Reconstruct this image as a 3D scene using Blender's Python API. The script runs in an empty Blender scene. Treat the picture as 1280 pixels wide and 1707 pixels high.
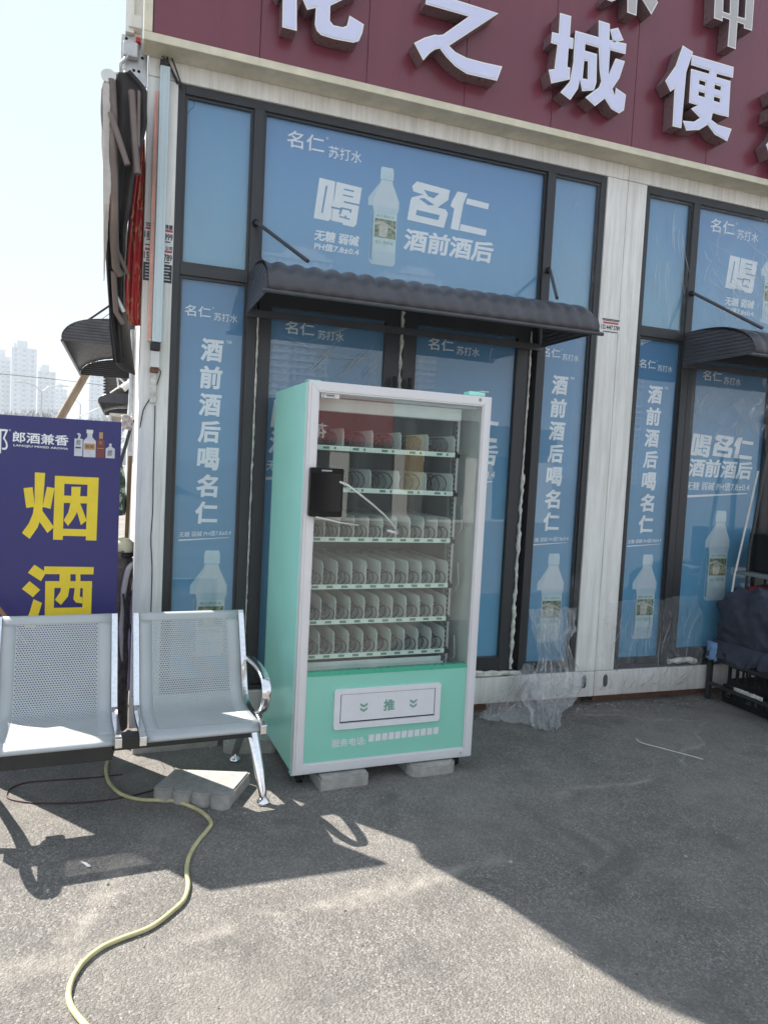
import bpy, bmesh, math, random
from mathutils import Vector, Matrix, noise
random.seed(7)
S = bpy.context.scene
COL = S.collection
R = math.radians
PI = math.pi

# ------------------------------------------------------------------ camera, light, exposure
CF = 1210.63                                    # focal length in pixels of the 1280 x 1707 photograph
YAW, PITCH, ROLL = 0.346555, -0.0600693, 0.0505732
CLOC = Vector((-0.0662, -4.09614, 1.54519))
FW = Vector((math.sin(YAW)*math.cos(PITCH), math.cos(YAW)*math.cos(PITCH), math.sin(PITCH)))
_r0 = Vector((math.cos(YAW), -math.sin(YAW), 0)); _u0 = _r0.cross(FW)
RT = _r0*math.cos(ROLL) + _u0*math.sin(ROLL)
UP = _u0*math.cos(ROLL) - _r0*math.sin(ROLL)
cam = bpy.data.cameras.new('camera')
cam.sensor_fit = 'VERTICAL'; cam.sensor_height = 36; cam.lens = 36*CF/1707
cam.clip_start = 0.05; cam.clip_end = 5000
camo = bpy.data.objects.new('camera', cam); COL.objects.link(camo)
M = Matrix((( RT.x, UP.x, -FW.x, CLOC.x), (RT.y, UP.y, -FW.y, CLOC.y), (RT.z, UP.z, -FW.z, CLOC.z), (0, 0, 0, 1)))
camo.matrix_world = M
S.camera = camo

SUNV = Vector((-0.60, 0.77, 1.0)).normalized()   # towards the sun
SUN_EL = math.asin(SUNV.z); SUN_AZ = math.atan2(SUNV.x, SUNV.y)
w = bpy.data.worlds.new('World'); S.world = w; w.use_nodes = True
nt = w.node_tree; bg = nt.nodes['Background']
sky = nt.nodes.new('ShaderNodeTexSky'); sky.sky_type = 'NISHITA'; sky.sun_disc = False
sky.sun_elevation = SUN_EL; sky.sun_rotation = SUN_AZ; sky.air_density = 1.3; sky.dust_density = 1.2; sky.ozone_density = 1.2
veil = nt.nodes.new('ShaderNodeMix'); veil.data_type = 'RGBA'; veil.inputs[0].default_value = 0.95   # an even veil of high haze over the clear sky
veil.inputs[7].default_value = (2.25, 2.66, 3.12, 1)
nt.links.new(sky.outputs[0], veil.inputs[6]); nt.links.new(veil.outputs[2], bg.inputs[0]); bg.inputs[1].default_value = 0.10
sun = bpy.data.lights.new('sun', 'SUN'); sun.energy = 4.9; sun.angle = R(0.55); sun.color = (1, .95, .87)
so = bpy.data.objects.new('sun', sun); COL.objects.link(so); so.location = (-20, 24, 40)
so.rotation_euler = (-SUNV).to_track_quat('-Z', 'Y').to_euler()
S.view_settings.view_transform = 'Standard'; S.view_settings.look = 'None'
S.view_settings.exposure = 1.70; S.view_settings.gamma = 1; S.view_settings.use_curve_mapping = False
S.cycles.max_bounces = 10; S.cycles.transparent_max_bounces = 24; S.cycles.volume_bounces = 1
S.cycles.caustics_reflective = False

def at(px, py, ax=1, v=0.0):
    """where the line of sight through a pixel of the photograph meets the plane axis = v"""
    d = FW*CF + RT*(px-640) - UP*(py-853.5)
    return CLOC + d*((v-CLOC[ax])/d[ax])

# ------------------------------------------------------------------ materials
class N:
    def __init__(s, name):
        s.m = bpy.data.materials.new(name); s.m.use_nodes = True
        s.nt = s.m.node_tree; s.n = s.nt.nodes; s.b = s.n['Principled BSDF']; s.out = s.n['Material Output']
        s._p = None
    def add(s, t, **k):
        n = s.n.new(t)
        for a, v in k.items(): setattr(n, a, v)
        return n
    def ln(s, a, b): s.nt.links.new(a, b)
    def pos(s):
        if s._p is None: s._p = s.add('ShaderNodeNewGeometry')
        return s._p.outputs['Position']
    def obj(s):
        return s.add('ShaderNodeTexCoord').outputs['Object']
    def mapv(s, vec, scale=(1, 1, 1), rot=(0, 0, 0), loc=(0, 0, 0)):
        m = s.add('ShaderNodeMapping'); s.ln(vec, m.inputs[0])
        m.inputs['Scale'].default_value = scale; m.inputs['Rotation'].default_value = rot; m.inputs['Location'].default_value = loc
        return m.outputs[0]
    def noise(s, vec, scale, detail=4, rough=.55, dist=0):
        n = s.add('ShaderNodeTexNoise'); s.ln(vec, n.inputs['Vector'])
        n.inputs['Scale'].default_value = scale; n.inputs['Detail'].default_value = detail
        n.inputs['Roughness'].default_value = rough; n.inputs['Distortion'].default_value = dist
        return n.outputs['Fac']
    def vor(s, vec, scale, feature='F1', out='Distance', rnd=1.0):
        n = s.add('ShaderNodeTexVoronoi', feature=feature); s.ln(vec, n.inputs['Vector'])
        n.inputs['Scale'].default_value = scale; n.inputs['Randomness'].default_value = rnd
        return n.outputs[out]
    def math(s, op, a, b=None, c=None, clamp=False):
        n = s.add('ShaderNodeMath', operation=op); n.use_clamp = clamp
        for i, v in enumerate((a, b, c)):
            if v is None: continue
            if isinstance(v, (int, float)): n.inputs[i].default_value = v
            else: s.ln(v, n.inputs[i])
        return n.outputs[0]
    def ramp(s, f, stops, interp='LINEAR'):
        n = s.add('ShaderNodeValToRGB'); s.ln(f, n.inputs[0]); cr = n.color_ramp; cr.interpolation = interp
        while len(cr.elements) < len(stops): cr.elements.new(.5)
        for e, (p, c) in zip(cr.elements, stops):
            e.position = p; e.color = (c, c, c, 1) if isinstance(c, (int, float)) else (*c, 1)
        return n.outputs[0]
    def mix(s, f, a, b, mode='MIX'):
        n = s.add('ShaderNodeMix', data_type='RGBA', blend_type=mode)
        for i, v in ((0, f), (6, a), (7, b)):
            if isinstance(v, (int, float)) and i == 0: n.inputs[0].default_value = v
            elif isinstance(v, tuple): n.inputs[i].default_value = (*v, 1)
            elif isinstance(v, (int, float)): n.inputs[i].default_value = (v, v, v, 1)
            else: s.ln(v, n.inputs[i])
        return n.outputs[2]
    def color(s, c):
        if isinstance(c, tuple): s.b.inputs['Base Color'].default_value = (*c, 1)
        else: s.ln(c, s.b.inputs['Base Color'])
    def rough(s, v):
        if isinstance(v, (int, float)): s.b.inputs['Roughness'].default_value = v
        else: s.ln(v, s.b.inputs['Roughness'])
    def bump(s, h, strength=.3, dist=.01):
        n = s.add('ShaderNodeBump'); s.ln(h, n.inputs['Height'])
        n.inputs['Strength'].default_value = strength; n.inputs['Distance'].default_value = dist
        s.ln(n.outputs[0], s.b.inputs['Normal']); return n.outputs[0]
    def set(s, k, v): s.b.inputs[k].default_value = v

def simple(name, c, rough=.5, metal=0.0, var=.12, scale=14, bump=0.0, bscale=90, spec=.5, coat=0, rvar=.12, stretch=(1, 1, 1)):
    """a plain material with some uneven colour, gloss and fine relief"""
    g = N(name); v = g.mapv(g.pos(), stretch)
    n = g.noise(v, scale, 5, .6)
    lo = tuple(x*(1-var) for x in c); hi = tuple(min(1, x*(1+var)) for x in c)
    g.color(g.mix(g.ramp(n, [(.3, 0.0), (.7, 1.0)]), lo, hi))
    g.rough(g.math('ADD', g.math('MULTIPLY', g.noise(v, scale*3, 3), rvar*2), max(.02, rough-rvar)))
    g.set('Metallic', metal); g.set('Specular IOR Level', spec)
    if coat: g.set('Coat Weight', coat); g.set('Coat Roughness', .1)
    if bump: g.bump(g.noise(v, bscale, 4), bump, .004)
    return g.m

def asphalt():
    g = N('asphalt'); p = g.pos()   # worn, dusty and pale
    warp = g.add('ShaderNodeVectorMath', operation='ADD')
    nz = g.add('ShaderNodeTexNoise'); g.ln(p, nz.inputs['Vector']); nz.inputs['Scale'].default_value = 60
    sc = g.add('ShaderNodeVectorMath', operation='SCALE'); g.ln(nz.outputs['Color'], sc.inputs[0]); sc.inputs['Scale'].default_value = .008
    g.ln(p, warp.inputs[0]); g.ln(sc.outputs[0], warp.inputs[1]); q = warp.outputs[0]
    cell = g.vor(q, 118, out='Color'); d1 = g.vor(q, 118)
    cell2 = g.vor(q, 270, out='Color')
    bw = g.add('ShaderNodeRGBToBW'); g.ln(cell, bw.inputs[0])
    bw2 = g.add('ShaderNodeRGBToBW'); g.ln(cell2, bw2.inputs[0])
    stone = g.ramp(bw.outputs[0], [(.2, (.15, .140, .130)), (.5, (.26, .242, .225)), (.75, (.35, .325, .30)), (.92, (.47, .435, .395))])
    grit = g.ramp(bw2.outputs[0], [(.3, (.12, .113, .106)), (.8, (.29, .27, .25))])
    gap = g.ramp(d1, [(.42, 0.0), (.72, 1.0)])
    c = g.mix(gap, stone, grit)
    fn = g.noise(p, 340, 3, .7); c = g.mix(g.ramp(fn, [(.35, .55), (.60, 0.0)]), c, (.115, .107, .099))
    big = g.noise(p, .9, 5, .6); mid = g.noise(p, 5, 5, .65)
    # dust, tyre-worn and repaired stretches with a shape of their own
    sep = g.add('ShaderNodeSeparateXYZ'); g.ln(p, sep.inputs[0]); X, Y = sep.outputs[0], sep.outputs[1]
    wob = g.math('MULTIPLY', g.math('SUBTRACT', g.noise(p, 3.5, 5), .5), .30)
    def seg(a, b, wd):
        dx, dy = b[0]-a[0], b[1]-a[1]; L = math.hypot(dx, dy); dx /= L; dy /= L
        u = g.math('ADD', g.math('MULTIPLY', g.math('SUBTRACT', X, a[0]), dx), g.math('MULTIPLY', g.math('SUBTRACT', Y, a[1]), dy))
        v = g.math('SUBTRACT', g.math('MULTIPLY', g.math('SUBTRACT', X, a[0]), -dy), g.math('MULTIPLY', g.math('SUBTRACT', Y, a[1]), -dx))
        v = g.math('ABSOLUTE', g.math('ADD', v, wob))
        end = g.math('MAXIMUM', g.math('SUBTRACT', u, L), g.math('MULTIPLY', u, -1.0))
        dd = g.math('MAXIMUM', v, g.math('MULTIPLY', end, .5))
        return g.math('SUBTRACT', 1.0, g.math('DIVIDE', dd, wd), clamp=True)
    dust = None
    for a, b, wd in (((.25, -1.78), (1.35, -1.62), .06), ((-.06, -1.38), (-.16, -1.75), .07), ((-.60, -1.90), (-.14, -1.74), .07),
                     ((2.9, -1.0), (3.5, -.45), .025), ((2.0, -1.15), (2.6, -1.08), .04), ((3.5, -.45), (2.75, -.12), .02)):
        s_ = seg(a, b, wd); dust = s_ if dust is None else g.math('MAXIMUM', dust, s_)
    dust = g.math('MULTIPLY', g.math('MULTIPLY', dust, g.ramp(g.noise(p, 9, 5, .7), [(.36, 0.0), (.60, 1.0)])), 1.05, clamp=True)
    c = g.mix(g.math('MULTIPLY', g.ramp(big, [(.40, 0.0), (.62, 1.0)]), .45), c, (.31, .286, .258))
    c = g.mix(g.math('MULTIPLY', g.ramp(mid, [(.42, 0.0), (.70, 1.0)]), .42), c, (.11, .105, .10))
    stain = g.math('MULTIPLY', g.ramp(g.noise(p, 2.2, 6, .68, .8), [(.56, 0.0), (.66, 1.0)]), .45)
    c = g.mix(stain, c, (.095, .088, .082))
    c = g.mix(g.math('MULTIPLY', dust, .75), c, (.41, .375, .33))
    speck = g.ramp(g.vor(p, 17, out='Distance'), [(.035, 1.0), (.06, 0.0)])
    c = g.mix(g.math('MULTIPLY', speck, g.ramp(g.noise(p, 3.1, 2), [(.5, 0.0), (.6, 1.0)])), c, (.5, .49, .46))
    g.color(c); g.rough(g.math('ADD', .72, g.math('MULTIPLY', mid, .2))); g.set('Specular IOR Level', .35)
    h = g.math('ADD', g.math('MULTIPLY', g.math('SUBTRACT', 1.0, d1), .65), g.math('MULTIPLY', g.math('SUBTRACT', 1.0, g.vor(q, 270)), .35))
    h = g.math('ADD', h, g.math('MULTIPLY', g.noise(p, 30, 3), .5)); h = g.math('ADD', h, g.math('MULTIPLY', fn, .7))
    g.bump(h, 1.0, .007)
    return g.m

def glass(name, tint=(1, 1, 1), ior=1.5, rough=0.0, dirt_glare=.0, dirt_glare_col=(.6, .62, .6), bump=0, wscale=3):
    g = N(name)
    tr = g.add('ShaderNodeBsdfTransparent'); tr.inputs[0].default_value = (*tint, 1)
    gl = g.add('ShaderNodeBsdfGlossy'); gl.inputs['Roughness'].default_value = rough; gl.inputs[0].default_value = (1, 1, 1, 1)
    fr = g.add('ShaderNodeFresnel'); fr.inputs[0].default_value = ior
    ge = g.add('ShaderNodeNewGeometry')
    if bump:
        bn = g.add('ShaderNodeBump'); g.ln(g.noise(g.pos(), wscale, 3), bn.inputs['Height']); bn.inputs['Strength'].default_value = bump; bn.inputs['Distance'].default_value = .01
        g.ln(bn.outputs[0], gl.inputs['Normal']); g.ln(bn.outputs[0], fr.inputs['Normal'])
    f = g.math('MULTIPLY', fr.outputs[0], g.math('SUBTRACT', 1.0, ge.outputs['Backfacing']))
    mx = g.add('ShaderNodeMixShader'); g.ln(f, mx.inputs[0]); g.ln(tr.outputs[0], mx.inputs[1]); g.ln(gl.outputs[0], mx.inputs[2])
    last = mx
    if dirt_glare:  # pale diffuse layer: grime plus a painted veil of reflection
        df = g.add('ShaderNodeBsdfDiffuse'); df.inputs[0].default_value = (*dirt_glare_col, 1)
        n = g.ramp(g.noise(g.mapv(g.pos(), (3, 3, .8)), 4, 7, .7), [(.4, .15), (.75, 1.0)])
        m2 = g.add('ShaderNodeMixShader'); g.ln(g.math('MULTIPLY', n, dirt_glare), m2.inputs[0]); g.ln(last.outputs[0], m2.inputs[1]); g.ln(df.outputs[0], m2.inputs[2]); last = m2
    g.ln(last.outputs[0], g.out.inputs[0]); return g.m

def film(name, haze=.12, gloss=.3, bscale=(18, 18, 5), strength=.9, rot=0.0, sparse=0.0):
    """thin clear plastic sheeting: mostly see-through, creases catch the light"""
    g = N(name); v = g.mapv(g.mapv(g.pos(), (1, 1, 1), (0, rot, 0)), bscale)
    h = g.noise(v, 1, 6, .6, 1.2)
    if sparse: h = g.math('MULTIPLY', h, g.ramp(g.noise(g.pos(), 2.6, 3), [(sparse, 0.0), (sparse+.12, 1.0)]))
    bn = g.add('ShaderNodeBump'); g.ln(h, bn.inputs['Height']); bn.inputs['Strength'].default_value = strength; bn.inputs['Distance'].default_value = .05
    tr = g.add('ShaderNodeBsdfTransparent'); gl = g.add('ShaderNodeBsdfGlossy'); gl.inputs['Roughness'].default_value = .18
    df = g.add('ShaderNodeBsdfDiffuse'); df.inputs[0].default_value = (.8, .82, .84, 1)
    lw = g.add('ShaderNodeLayerWeight'); lw.inputs[0].default_value = gloss; g.ln(bn.outputs[0], lw.inputs['Normal']); g.ln(bn.outputs[0], gl.inputs['Normal'])
    m1 = g.add('ShaderNodeMixShader'); g.ln(lw.outputs['Fresnel'], m1.inputs[0]); g.ln(tr.outputs[0], m1.inputs[1]); g.ln(gl.outputs[0], m1.inputs[2])
    cre = g.ramp(h, [(.49, 0.0), (.51, 1.0), (.53, 0.0)])
    f2 = g.math('ADD', haze, g.math('MULTIPLY', cre, .16))
    m2 = g.add('ShaderNodeMixShader'); g.ln(f2, m2.inputs[0]); g.ln(m1.outputs[0], m2.inputs[1]); g.ln(df.outputs[0], m2.inputs[2])
    g.ln(m2.outputs[0], g.out.inputs[0]); return g.m

def white_panel():
    """white sheet steel with grime washed down in streaks"""
    g = N('white_sheet_steel'); p = g.pos()
    st = g.noise(g.mapv(p, (26, 26, 1.3)), 1, 6, .7); bl = g.noise(p, 3.5, 6, .7); fine = g.noise(g.mapv(p, (90, 90, 5)), 1, 3, .6)
    c = g.mix(g.ramp(st, [(.42, 0.0), (.72, .7)]), (.84, .835, .81), (.52, .50, .465))
    c = g.mix(g.ramp(bl, [(.5, 0.0), (.8, .45)]), c, (.58, .57, .55))
    c = g.mix(g.math('MULTIPLY', g.ramp(fine, [(.45, 0.0), (.65, 1.0)]), .18), c, (.5, .48, .45))
    sep = g.add('ShaderNodeSeparateXYZ'); g.ln(p, sep.inputs[0])
    low = g.ramp(sep.outputs[2], [(.05, 1.0), (.3, 0.0)])
    c = g.mix(g.math('MULTIPLY', g.math('MULTIPLY', low, bl), .9), c, (.24, .21, .17))
    g.color(c); g.rough(.45); g.bump(g.noise(p, 40, 3), .06, .003)
    return g.m

def poster_mat(z0, z1, top=(.075, .235, .50), bot=(.15, .36, .56)):
    top = (top[0]+.015, top[1]*1.0+.008, top[2]*.98); bot = (bot[0]+.012, bot[1]+.005, bot[2]*.98)
    g = N('blue_poster_print'); p = g.pos(); sep = g.add('ShaderNodeSeparateXYZ'); g.ln(p, sep.inputs[0])
    t = g.math('DIVIDE', g.math('SUBTRACT', sep.outputs[2], z0), z1-z0, clamp=True)
    t = g.math('ADD', t, g.math('MULTIPLY', g.math('SUBTRACT', g.noise(p, 1.6, 3), .5), .25), clamp=True)
    g.color(g.ramp(t, [(0.0, bot), (.55, tuple((a+b)/2 for a, b in zip(top, bot))), (1.0, top)])); g.rough(.45)
    return g.m

MT = {}
MT['asphalt'] = asphalt()
MT['white'] = white_panel()
MT['frame'] = simple('dark_window_frame', (.024, .025, .029), .38, var=.15, scale=5, bump=.05, stretch=(1, 1, .2))
MT['dark'] = simple('black_rubber', (.018, .018, .02), .6)
MT['glass'] = glass('window_glass', (.96, .98, .99), 1.68, .0, .028, bump=.04, wscale=2.2)
MT['mglass'] = glass('display_glass', (.92, .96, .94), 1.85, .0, .045, bump=.02, wscale=2)  # pale layer strengthened to imitate reflections in the glass
MT['film'] = film('clear_plastic_film', .13, .16, strength=.8)
MT['film2'] = film('thin_taut_plastic_film', .07, .04, (14, 14, 5), .4)
MT['filmtight'] = film('stretched_plastic_film', .02, .10, (34, 34, 3.2), .35, R(-38), .46)
MT['letterwhite'] = simple('white_vinyl', (.82, .83, .85), .45, var=.03)
MT['letterdim'] = simple('pale_grey_vinyl', (.50, .56, .62), .45, var=.03)
MT['sign'] = simple('crimson_aluminium_panel', (.165, .030, .052), .32, var=.07, scale=2.5, bump=.05, bscale=6, stretch=(6, 1, .3), coat=.2)
MT['gold'] = simple('pale_gold_trim', (.66, .61, .47), .42, metal=.05, var=.14, scale=9)
MT['ledface'] = simple('bluish_acrylic_face', (.65, .67, .89), .32, var=.03, scale=5)
MT['ledgrey'] = simple('greyish_acrylic_face', (.46, .44, .44), .35, var=.04, scale=5)
MT['ledrim'] = simple('white_letter_rim', (.85, .85, .85), .35, var=.02)
MT['letterside'] = simple('dark_letter_return', (.20, .13, .14), .3, metal=.1, var=.1)
MT['awning'] = simple('charcoal_corrugated_sheet', (.062, .061, .072), .36, metal=.1, var=.22, scale=7, bump=.15, bscale=25)
MT['mint'] = simple('mint_green_paint', (.39, .86, .73), .24, var=.035, scale=2.5, coat=.3, rvar=.05)
MT['mintpanel'] = simple('mint_panel_print', (.26, .62, .50), .3, var=.03, scale=2.5, rvar=.05)
MT['mintdark'] = simple('deeper_mint_strip', (.07, .42, .28), .3, var=.03)
MT['alu'] = simple('satin_aluminium', (.74, .73, .75), .38, metal=.15, var=.03, scale=4, rvar=.03)
MT['liner'] = simple('grey_liner', (.72, .75, .75), .5, var=.08, scale=6)
MT['linerdark'] = simple('dark_grey_liner', (.16, .19, .20), .5, var=.1, scale=6)
MT['divider'] = simple('frosted_divider', (.80, .83, .82), .45, var=.06, scale=20)
MT['wire'] = simple('black_coated_wire', (.012, .012, .014), .3)
MT['tag'] = simple('dark_green_tag', (.10, .25, .19), .5)
MT['strip'] = simple('pale_mint_strip', (.78, .86, .81), .4, var=.04)
MT['screen'] = simple('black_screen', (.004, .004, .005), .10, var=.02, rvar=.01, spec=.3)
MT['plasticblk'] = simple('black_plastic', (.008, .008, .009), .25, rvar=.03, spec=.18)
MT['flap'] = simple('white_flap', (.74, .74, .77), .35, var=.03)
MT['chevron'] = simple('sage_print', (.19, .36, .30), .5, var=.02)
MT['chrome'] = simple('pitted_chrome', (.80, .80, .82), .14, metal=1, var=.10, scale=60, rvar=.1)
MT['steelseat'] = simple('silver_painted_steel', (.43, .45, .46), .5, metal=.1, var=.05, scale=6, rvar=.06)
MT['black_steel'] = simple('black_painted_steel', (.022, .026, .027), .4, var=.25, scale=8)
MT['navyboard'] = simple('dark_blue_board_print', (.024, .022, .145), .42, var=.05, scale=2)
MT['yellow'] = simple('yellow_print', (.80, .60, .025), .45, var=.05, scale=12)
MT['concrete'] = simple('grey_concrete_block', (.34, .33, .31), .85, var=.2, scale=22, bump=.4, bscale=160)
MT['hose'] = simple('faded_yellow_hose', (.50, .455, .24), .5, var=.22, scale=12)
MT['cable'] = simple('dark_red_cable', (.06, .022, .025), .5, var=.3)
MT['blackcable'] = simple('black_cable', (.015, .015, .017), .45)
MT['fixture'] = simple('pale_blue_light_housing', (.50, .60, .63), .35, metal=.2, var=.12, scale=6, stretch=(1, 1, .15))
MT['denim'] = simple('dark_navy_cloth', (.040, .044, .070), .9, var=.35, scale=9, bump=.5, bscale=420)
MT['galv'] = simple('galvanised_steel', (.52, .53, .54), .38, metal=.5, var=.15, scale=30)
MT['canvas'] = simple('black_awning_canvas', (.038, .032, .031), .85, var=.3, scale=5, bump=.2)
MT['fabric'] = simple('torn_pale_lining', (.50, .46, .43), .8, var=.15)
MT['brownmetal'] = simple('brown_grey_tube', (.17, .13, .115), .4, metal=.15, var=.2, scale=5)
MT['crease'] = film('white_crease', .38, .1)
MT['red'] = simple('red_cloth', (.52, .03, .035), .6, var=.2, scale=8)
MT['goldprint'] = simple('faded_gold_print', (.62, .38, .16), .6, var=.2)
MT['wood'] = simple('weathered_wood_pole', (.30, .225, .15), .8, var=.35, scale=10, bump=.4, bscale=40, stretch=(1, 1, .3))
MT['whiteplastic'] = simple('white_plastic', (.66, .66, .64), .45, var=.08)
MT['caulk'] = simple('dirty_white_sealant', (.58, .56, .52), .8, var=.35, scale=30, bump=.8, bscale=70)
MT['stickerw'] = simple('white_sticker', (.74, .73, .72), .5, var=.04)
MT['ink'] = simple('black_ink', (.02, .02, .02), .5)
MT['redink'] = simple('red_ink', (.55, .06, .07), .5)
MT['tower'] = simple('pale_tower_render', (.52, .53, .54), .8, var=.06, scale=.05)
MT['towerwin'] = simple('tower_window_glass', (.26, .28, .30), .2, var=.2, scale=.2)
MT['bark'] = simple('grey_brown_bark', (.15, .125, .105), .9, var=.25)
MT['rust'] = simple('rusty_brick_rubble', (.16, .07, .045), .9, var=.4, scale=25, bump=.5)

# ------------------------------------------------------------------ mesh helpers
class MB:
    def __init__(s): s.v = []; s.f = []; s.mi = []; s.smooth = []
    def add(s, vs, fs, mi=0, smooth=False):
        b = len(s.v); s.v += [tuple(v) for v in vs]; s.f += [tuple(i+b for i in f) for f in fs]
        s.mi += [mi]*len(fs); s.smooth += [smooth]*len(fs); return s
    def box(s, x0, x1, y0, y1, z0, z1, mi=0, bev=0.0):
        if bev <= 0:
            vs = [(x, y, z) for x in (x0, x1) for y in (y0, y1) for z in (z0, z1)]
            fs = [(0, 1, 3, 2), (4, 6, 7, 5), (0, 4, 5, 1), (2, 3, 7, 6), (0, 2, 6, 4), (1, 5, 7, 3)]
            return s.add(vs, fs, mi)
        bm = bmesh.new(); bmesh.ops.create_cube(bm, size=1)
        for v in bm.verts:
            v.co = Vector(((x0+x1)/2+v.co.x*(x1-x0), (y0+y1)/2+v.co.y*(y1-y0), (z0+z1)/2+v.co.z*(z1-z0)))
        bmesh.ops.bevel(bm, geom=bm.edges[:]+bm.verts[:], offset=min(bev, .49*min(x1-x0, y1-y0, z1-z0)), segments=2, affect='EDGES', profile=.5)
        s.bm(bm, mi); bm.free(); return s
    def bm(s, bm, mi=0, smooth=False):
        bm.verts.index_update()
        return s.add([v.co for v in bm.verts], [[v.index for v in f.verts] for f in bm.faces], mi, smooth)
    def tube(s, pts, r, n=8, mi=0, cap=True, smooth=True, flat=1.0):
        pts = [Vector(p) for p in pts]; rs = r if isinstance(r, (list, tuple)) else [r]*len(pts)
        vs = []; fs = []; prev = None
        for i, p in enumerate(pts):
            t = (pts[min(i+1, len(pts)-1)]-pts[max(i-1, 0)]).normalized()
            if prev is None:
                a = Vector((0, 0, 1)) if abs(t.z) < .9 else Vector((1, 0, 0)); u = t.cross(a).normalized()
            else: u = (prev - t*prev.dot(t)).normalized()
            prev = u; v = t.cross(u)
            for k in range(n):
                an = 2*PI*k/n; vs.append(p+(u*math.cos(an)+v*math.sin(an)*flat)*rs[i])
        for i in range(len(pts)-1):
            for k in range(n):
                fs.append((i*n+k, i*n+(k+1) % n, (i+1)*n+(k+1) % n, (i+1)*n+k))
        s.add(vs, fs, mi, smooth)
        if cap: s.add([vs[k] for k in range(n)], [tuple(range(n))[::-1]], mi); s.add([vs[-n+k] for k in range(n)], [tuple(range(n))], mi)
        return s
    def bar(s, a, b, w, h, mi=0, up=(0, 0, 1)):
        a = Vector(a); b = Vector(b); t = (b-a).normalized(); u = t.cross(Vector(up))
        if u.length < 1e-4: u = t.cross(Vector((1, 0, 0)))
        u.normalize(); v = u.cross(t); vs = []
        for p in (a, b):
            for i, j in ((-1, -1), (1, -1), (1, 1), (-1, 1)): vs.append(p+u*(w/2*i)+v*(h/2*j))
        return s.add(vs, [(3, 2, 1, 0), (4, 5, 6, 7), (0, 1, 5, 4), (1, 2, 6, 5), (2, 3, 7, 6), (3, 0, 4, 7)], mi)
    def lathe(s, prof, c=(0, 0, 0), n=20, mi=0, axis='z', smooth=True):
        vs = []; fs = []
        for r_, z in prof:
            for k in range(n):
                a = 2*PI*k/n; x, y = r_*math.cos(a), r_*math.sin(a)
                vs.append(Vector(c)+Vector({'z': (x, y, z), 'y': (x, z, -y), 'x': (z, x, y)}[axis]))
        for i in range(len(prof)-1):
            for k in range(n): fs.append((i*n+k, i*n+(k+1) % n, (i+1)*n+(k+1) % n, (i+1)*n+k))
        fs.append(tuple(range(n))[::-1]); m = (len(prof)-1)*n; fs.append(tuple(range(m, m+n)))
        return s.add(vs, fs, mi, smooth)
    def grid(s, fn, nu, nv, mi=0, smooth=True, flip=False):
        vs = [fn(i/nu, j/nv) for j in range(nv+1) for i in range(nu+1)]
        fs = []
        for j in range(nv):
            for i in range(nu):
                a = j*(nu+1)+i; q = (a, a+1, a+nu+2, a+nu+1); fs.append(q[::-1] if flip else q)
        return s.add(vs, fs, mi, smooth)
    def prism(s, poly, axis, lo, hi, mi=0, side_mi=None):
        """poly: 2-D outline, extruded along an axis; (u, v) are the two other axes in order"""
        n = len(poly); side_mi = mi if side_mi is None else side_mi
        def P(u, v, t): return {'x': (t, u, v), 'y': (u, t, v), 'z': (u, v, t)}[axis]
        vs = [P(u, v, lo) for u, v in poly]+[P(u, v, hi) for u, v in poly]
        area = sum(poly[i][0]*poly[(i+1) % n][1]-poly[(i+1) % n][0]*poly[i][1] for i in range(n))
        ccw = (area > 0) != (axis == 'y')
        a = tuple(range(n)); b = tuple(range(n, 2*n))
        fs = [a[::-1] if ccw else a, b if ccw else b[::-1]]
        sd = []
        for i in range(n):
            j = (i+1) % n; q = (i, j, n+j, n+i); sd.append(q if ccw else q[::-1])
        s.add(vs, fs, mi); base = len(s.v)-len(vs)
        s.f += [tuple(i+base for i in q) for q in sd]; s.mi += [side_mi]*n; s.smooth += [False]*n
        return s
    def build(s, name, mats, parent=None, off=(0, 0, 0), fix=False):
        me = bpy.data.meshes.new(name); ox, oy, oz = off
        me.from_pydata([(v[0]-ox, v[1]-oy, v[2]-oz) for v in s.v], [], s.f)
        for m in (mats if isinstance(mats, (list, tuple)) else [mats]): me.materials.append(m)
        me.polygons.foreach_set('material_index', s.mi); me.polygons.foreach_set('use_smooth', s.smooth)
        if fix:
            b = bmesh.new(); b.from_mesh(me); bmesh.ops.recalc_face_normals(b, faces=b.faces); b.to_mesh(me); b.free()
        me.update()
        o = bpy.data.objects.new(name, me); COL.objects.link(o)
        if parent: o.parent = parent
        return o

def tag(o, label, cat, group=None):
    o['label'] = label; o['category'] = cat
    if group: o['group'] = group
    return o
class Thing:
    """an Empty at the thing's base; parts are given in world coordinates unless local=True"""
    def __init__(s, name, label, cat, loc=(0, 0, 0), rz=0, group=None):
        s.o = bpy.data.objects.new(name, None); COL.objects.link(s.o); s.o.empty_display_size = .1
        s.o.location = loc; s.o.rotation_euler = (0, 0, rz); tag(s.o, label, cat, group); s.loc = loc; s.rz = rz
    def part(s, name, mb, mat, parent=None, label=None, fix=False):
        o = mb.build(name, mat, parent or s.o, s.loc if s.rz == 0 else (0, 0, 0), fix)
        if label: o['label'] = label
        return o
def structure(o): o['kind'] = 'structure'; return o
def stuff(o): o['kind'] = 'stuff'; return o
def solid(o, t=.003, off=0):
    m = o.modifiers.new('thickness', 'SOLIDIFY'); m.thickness = t; m.offset = off; return o
def like(o, parent, loc=(0, 0, 0), rot=(0, 0, 0)):
    """another object sharing a mesh"""
    c = o.copy(); COL.objects.link(c); c.parent = parent; c.location = loc; c.rotation_euler = rot; return c
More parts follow.
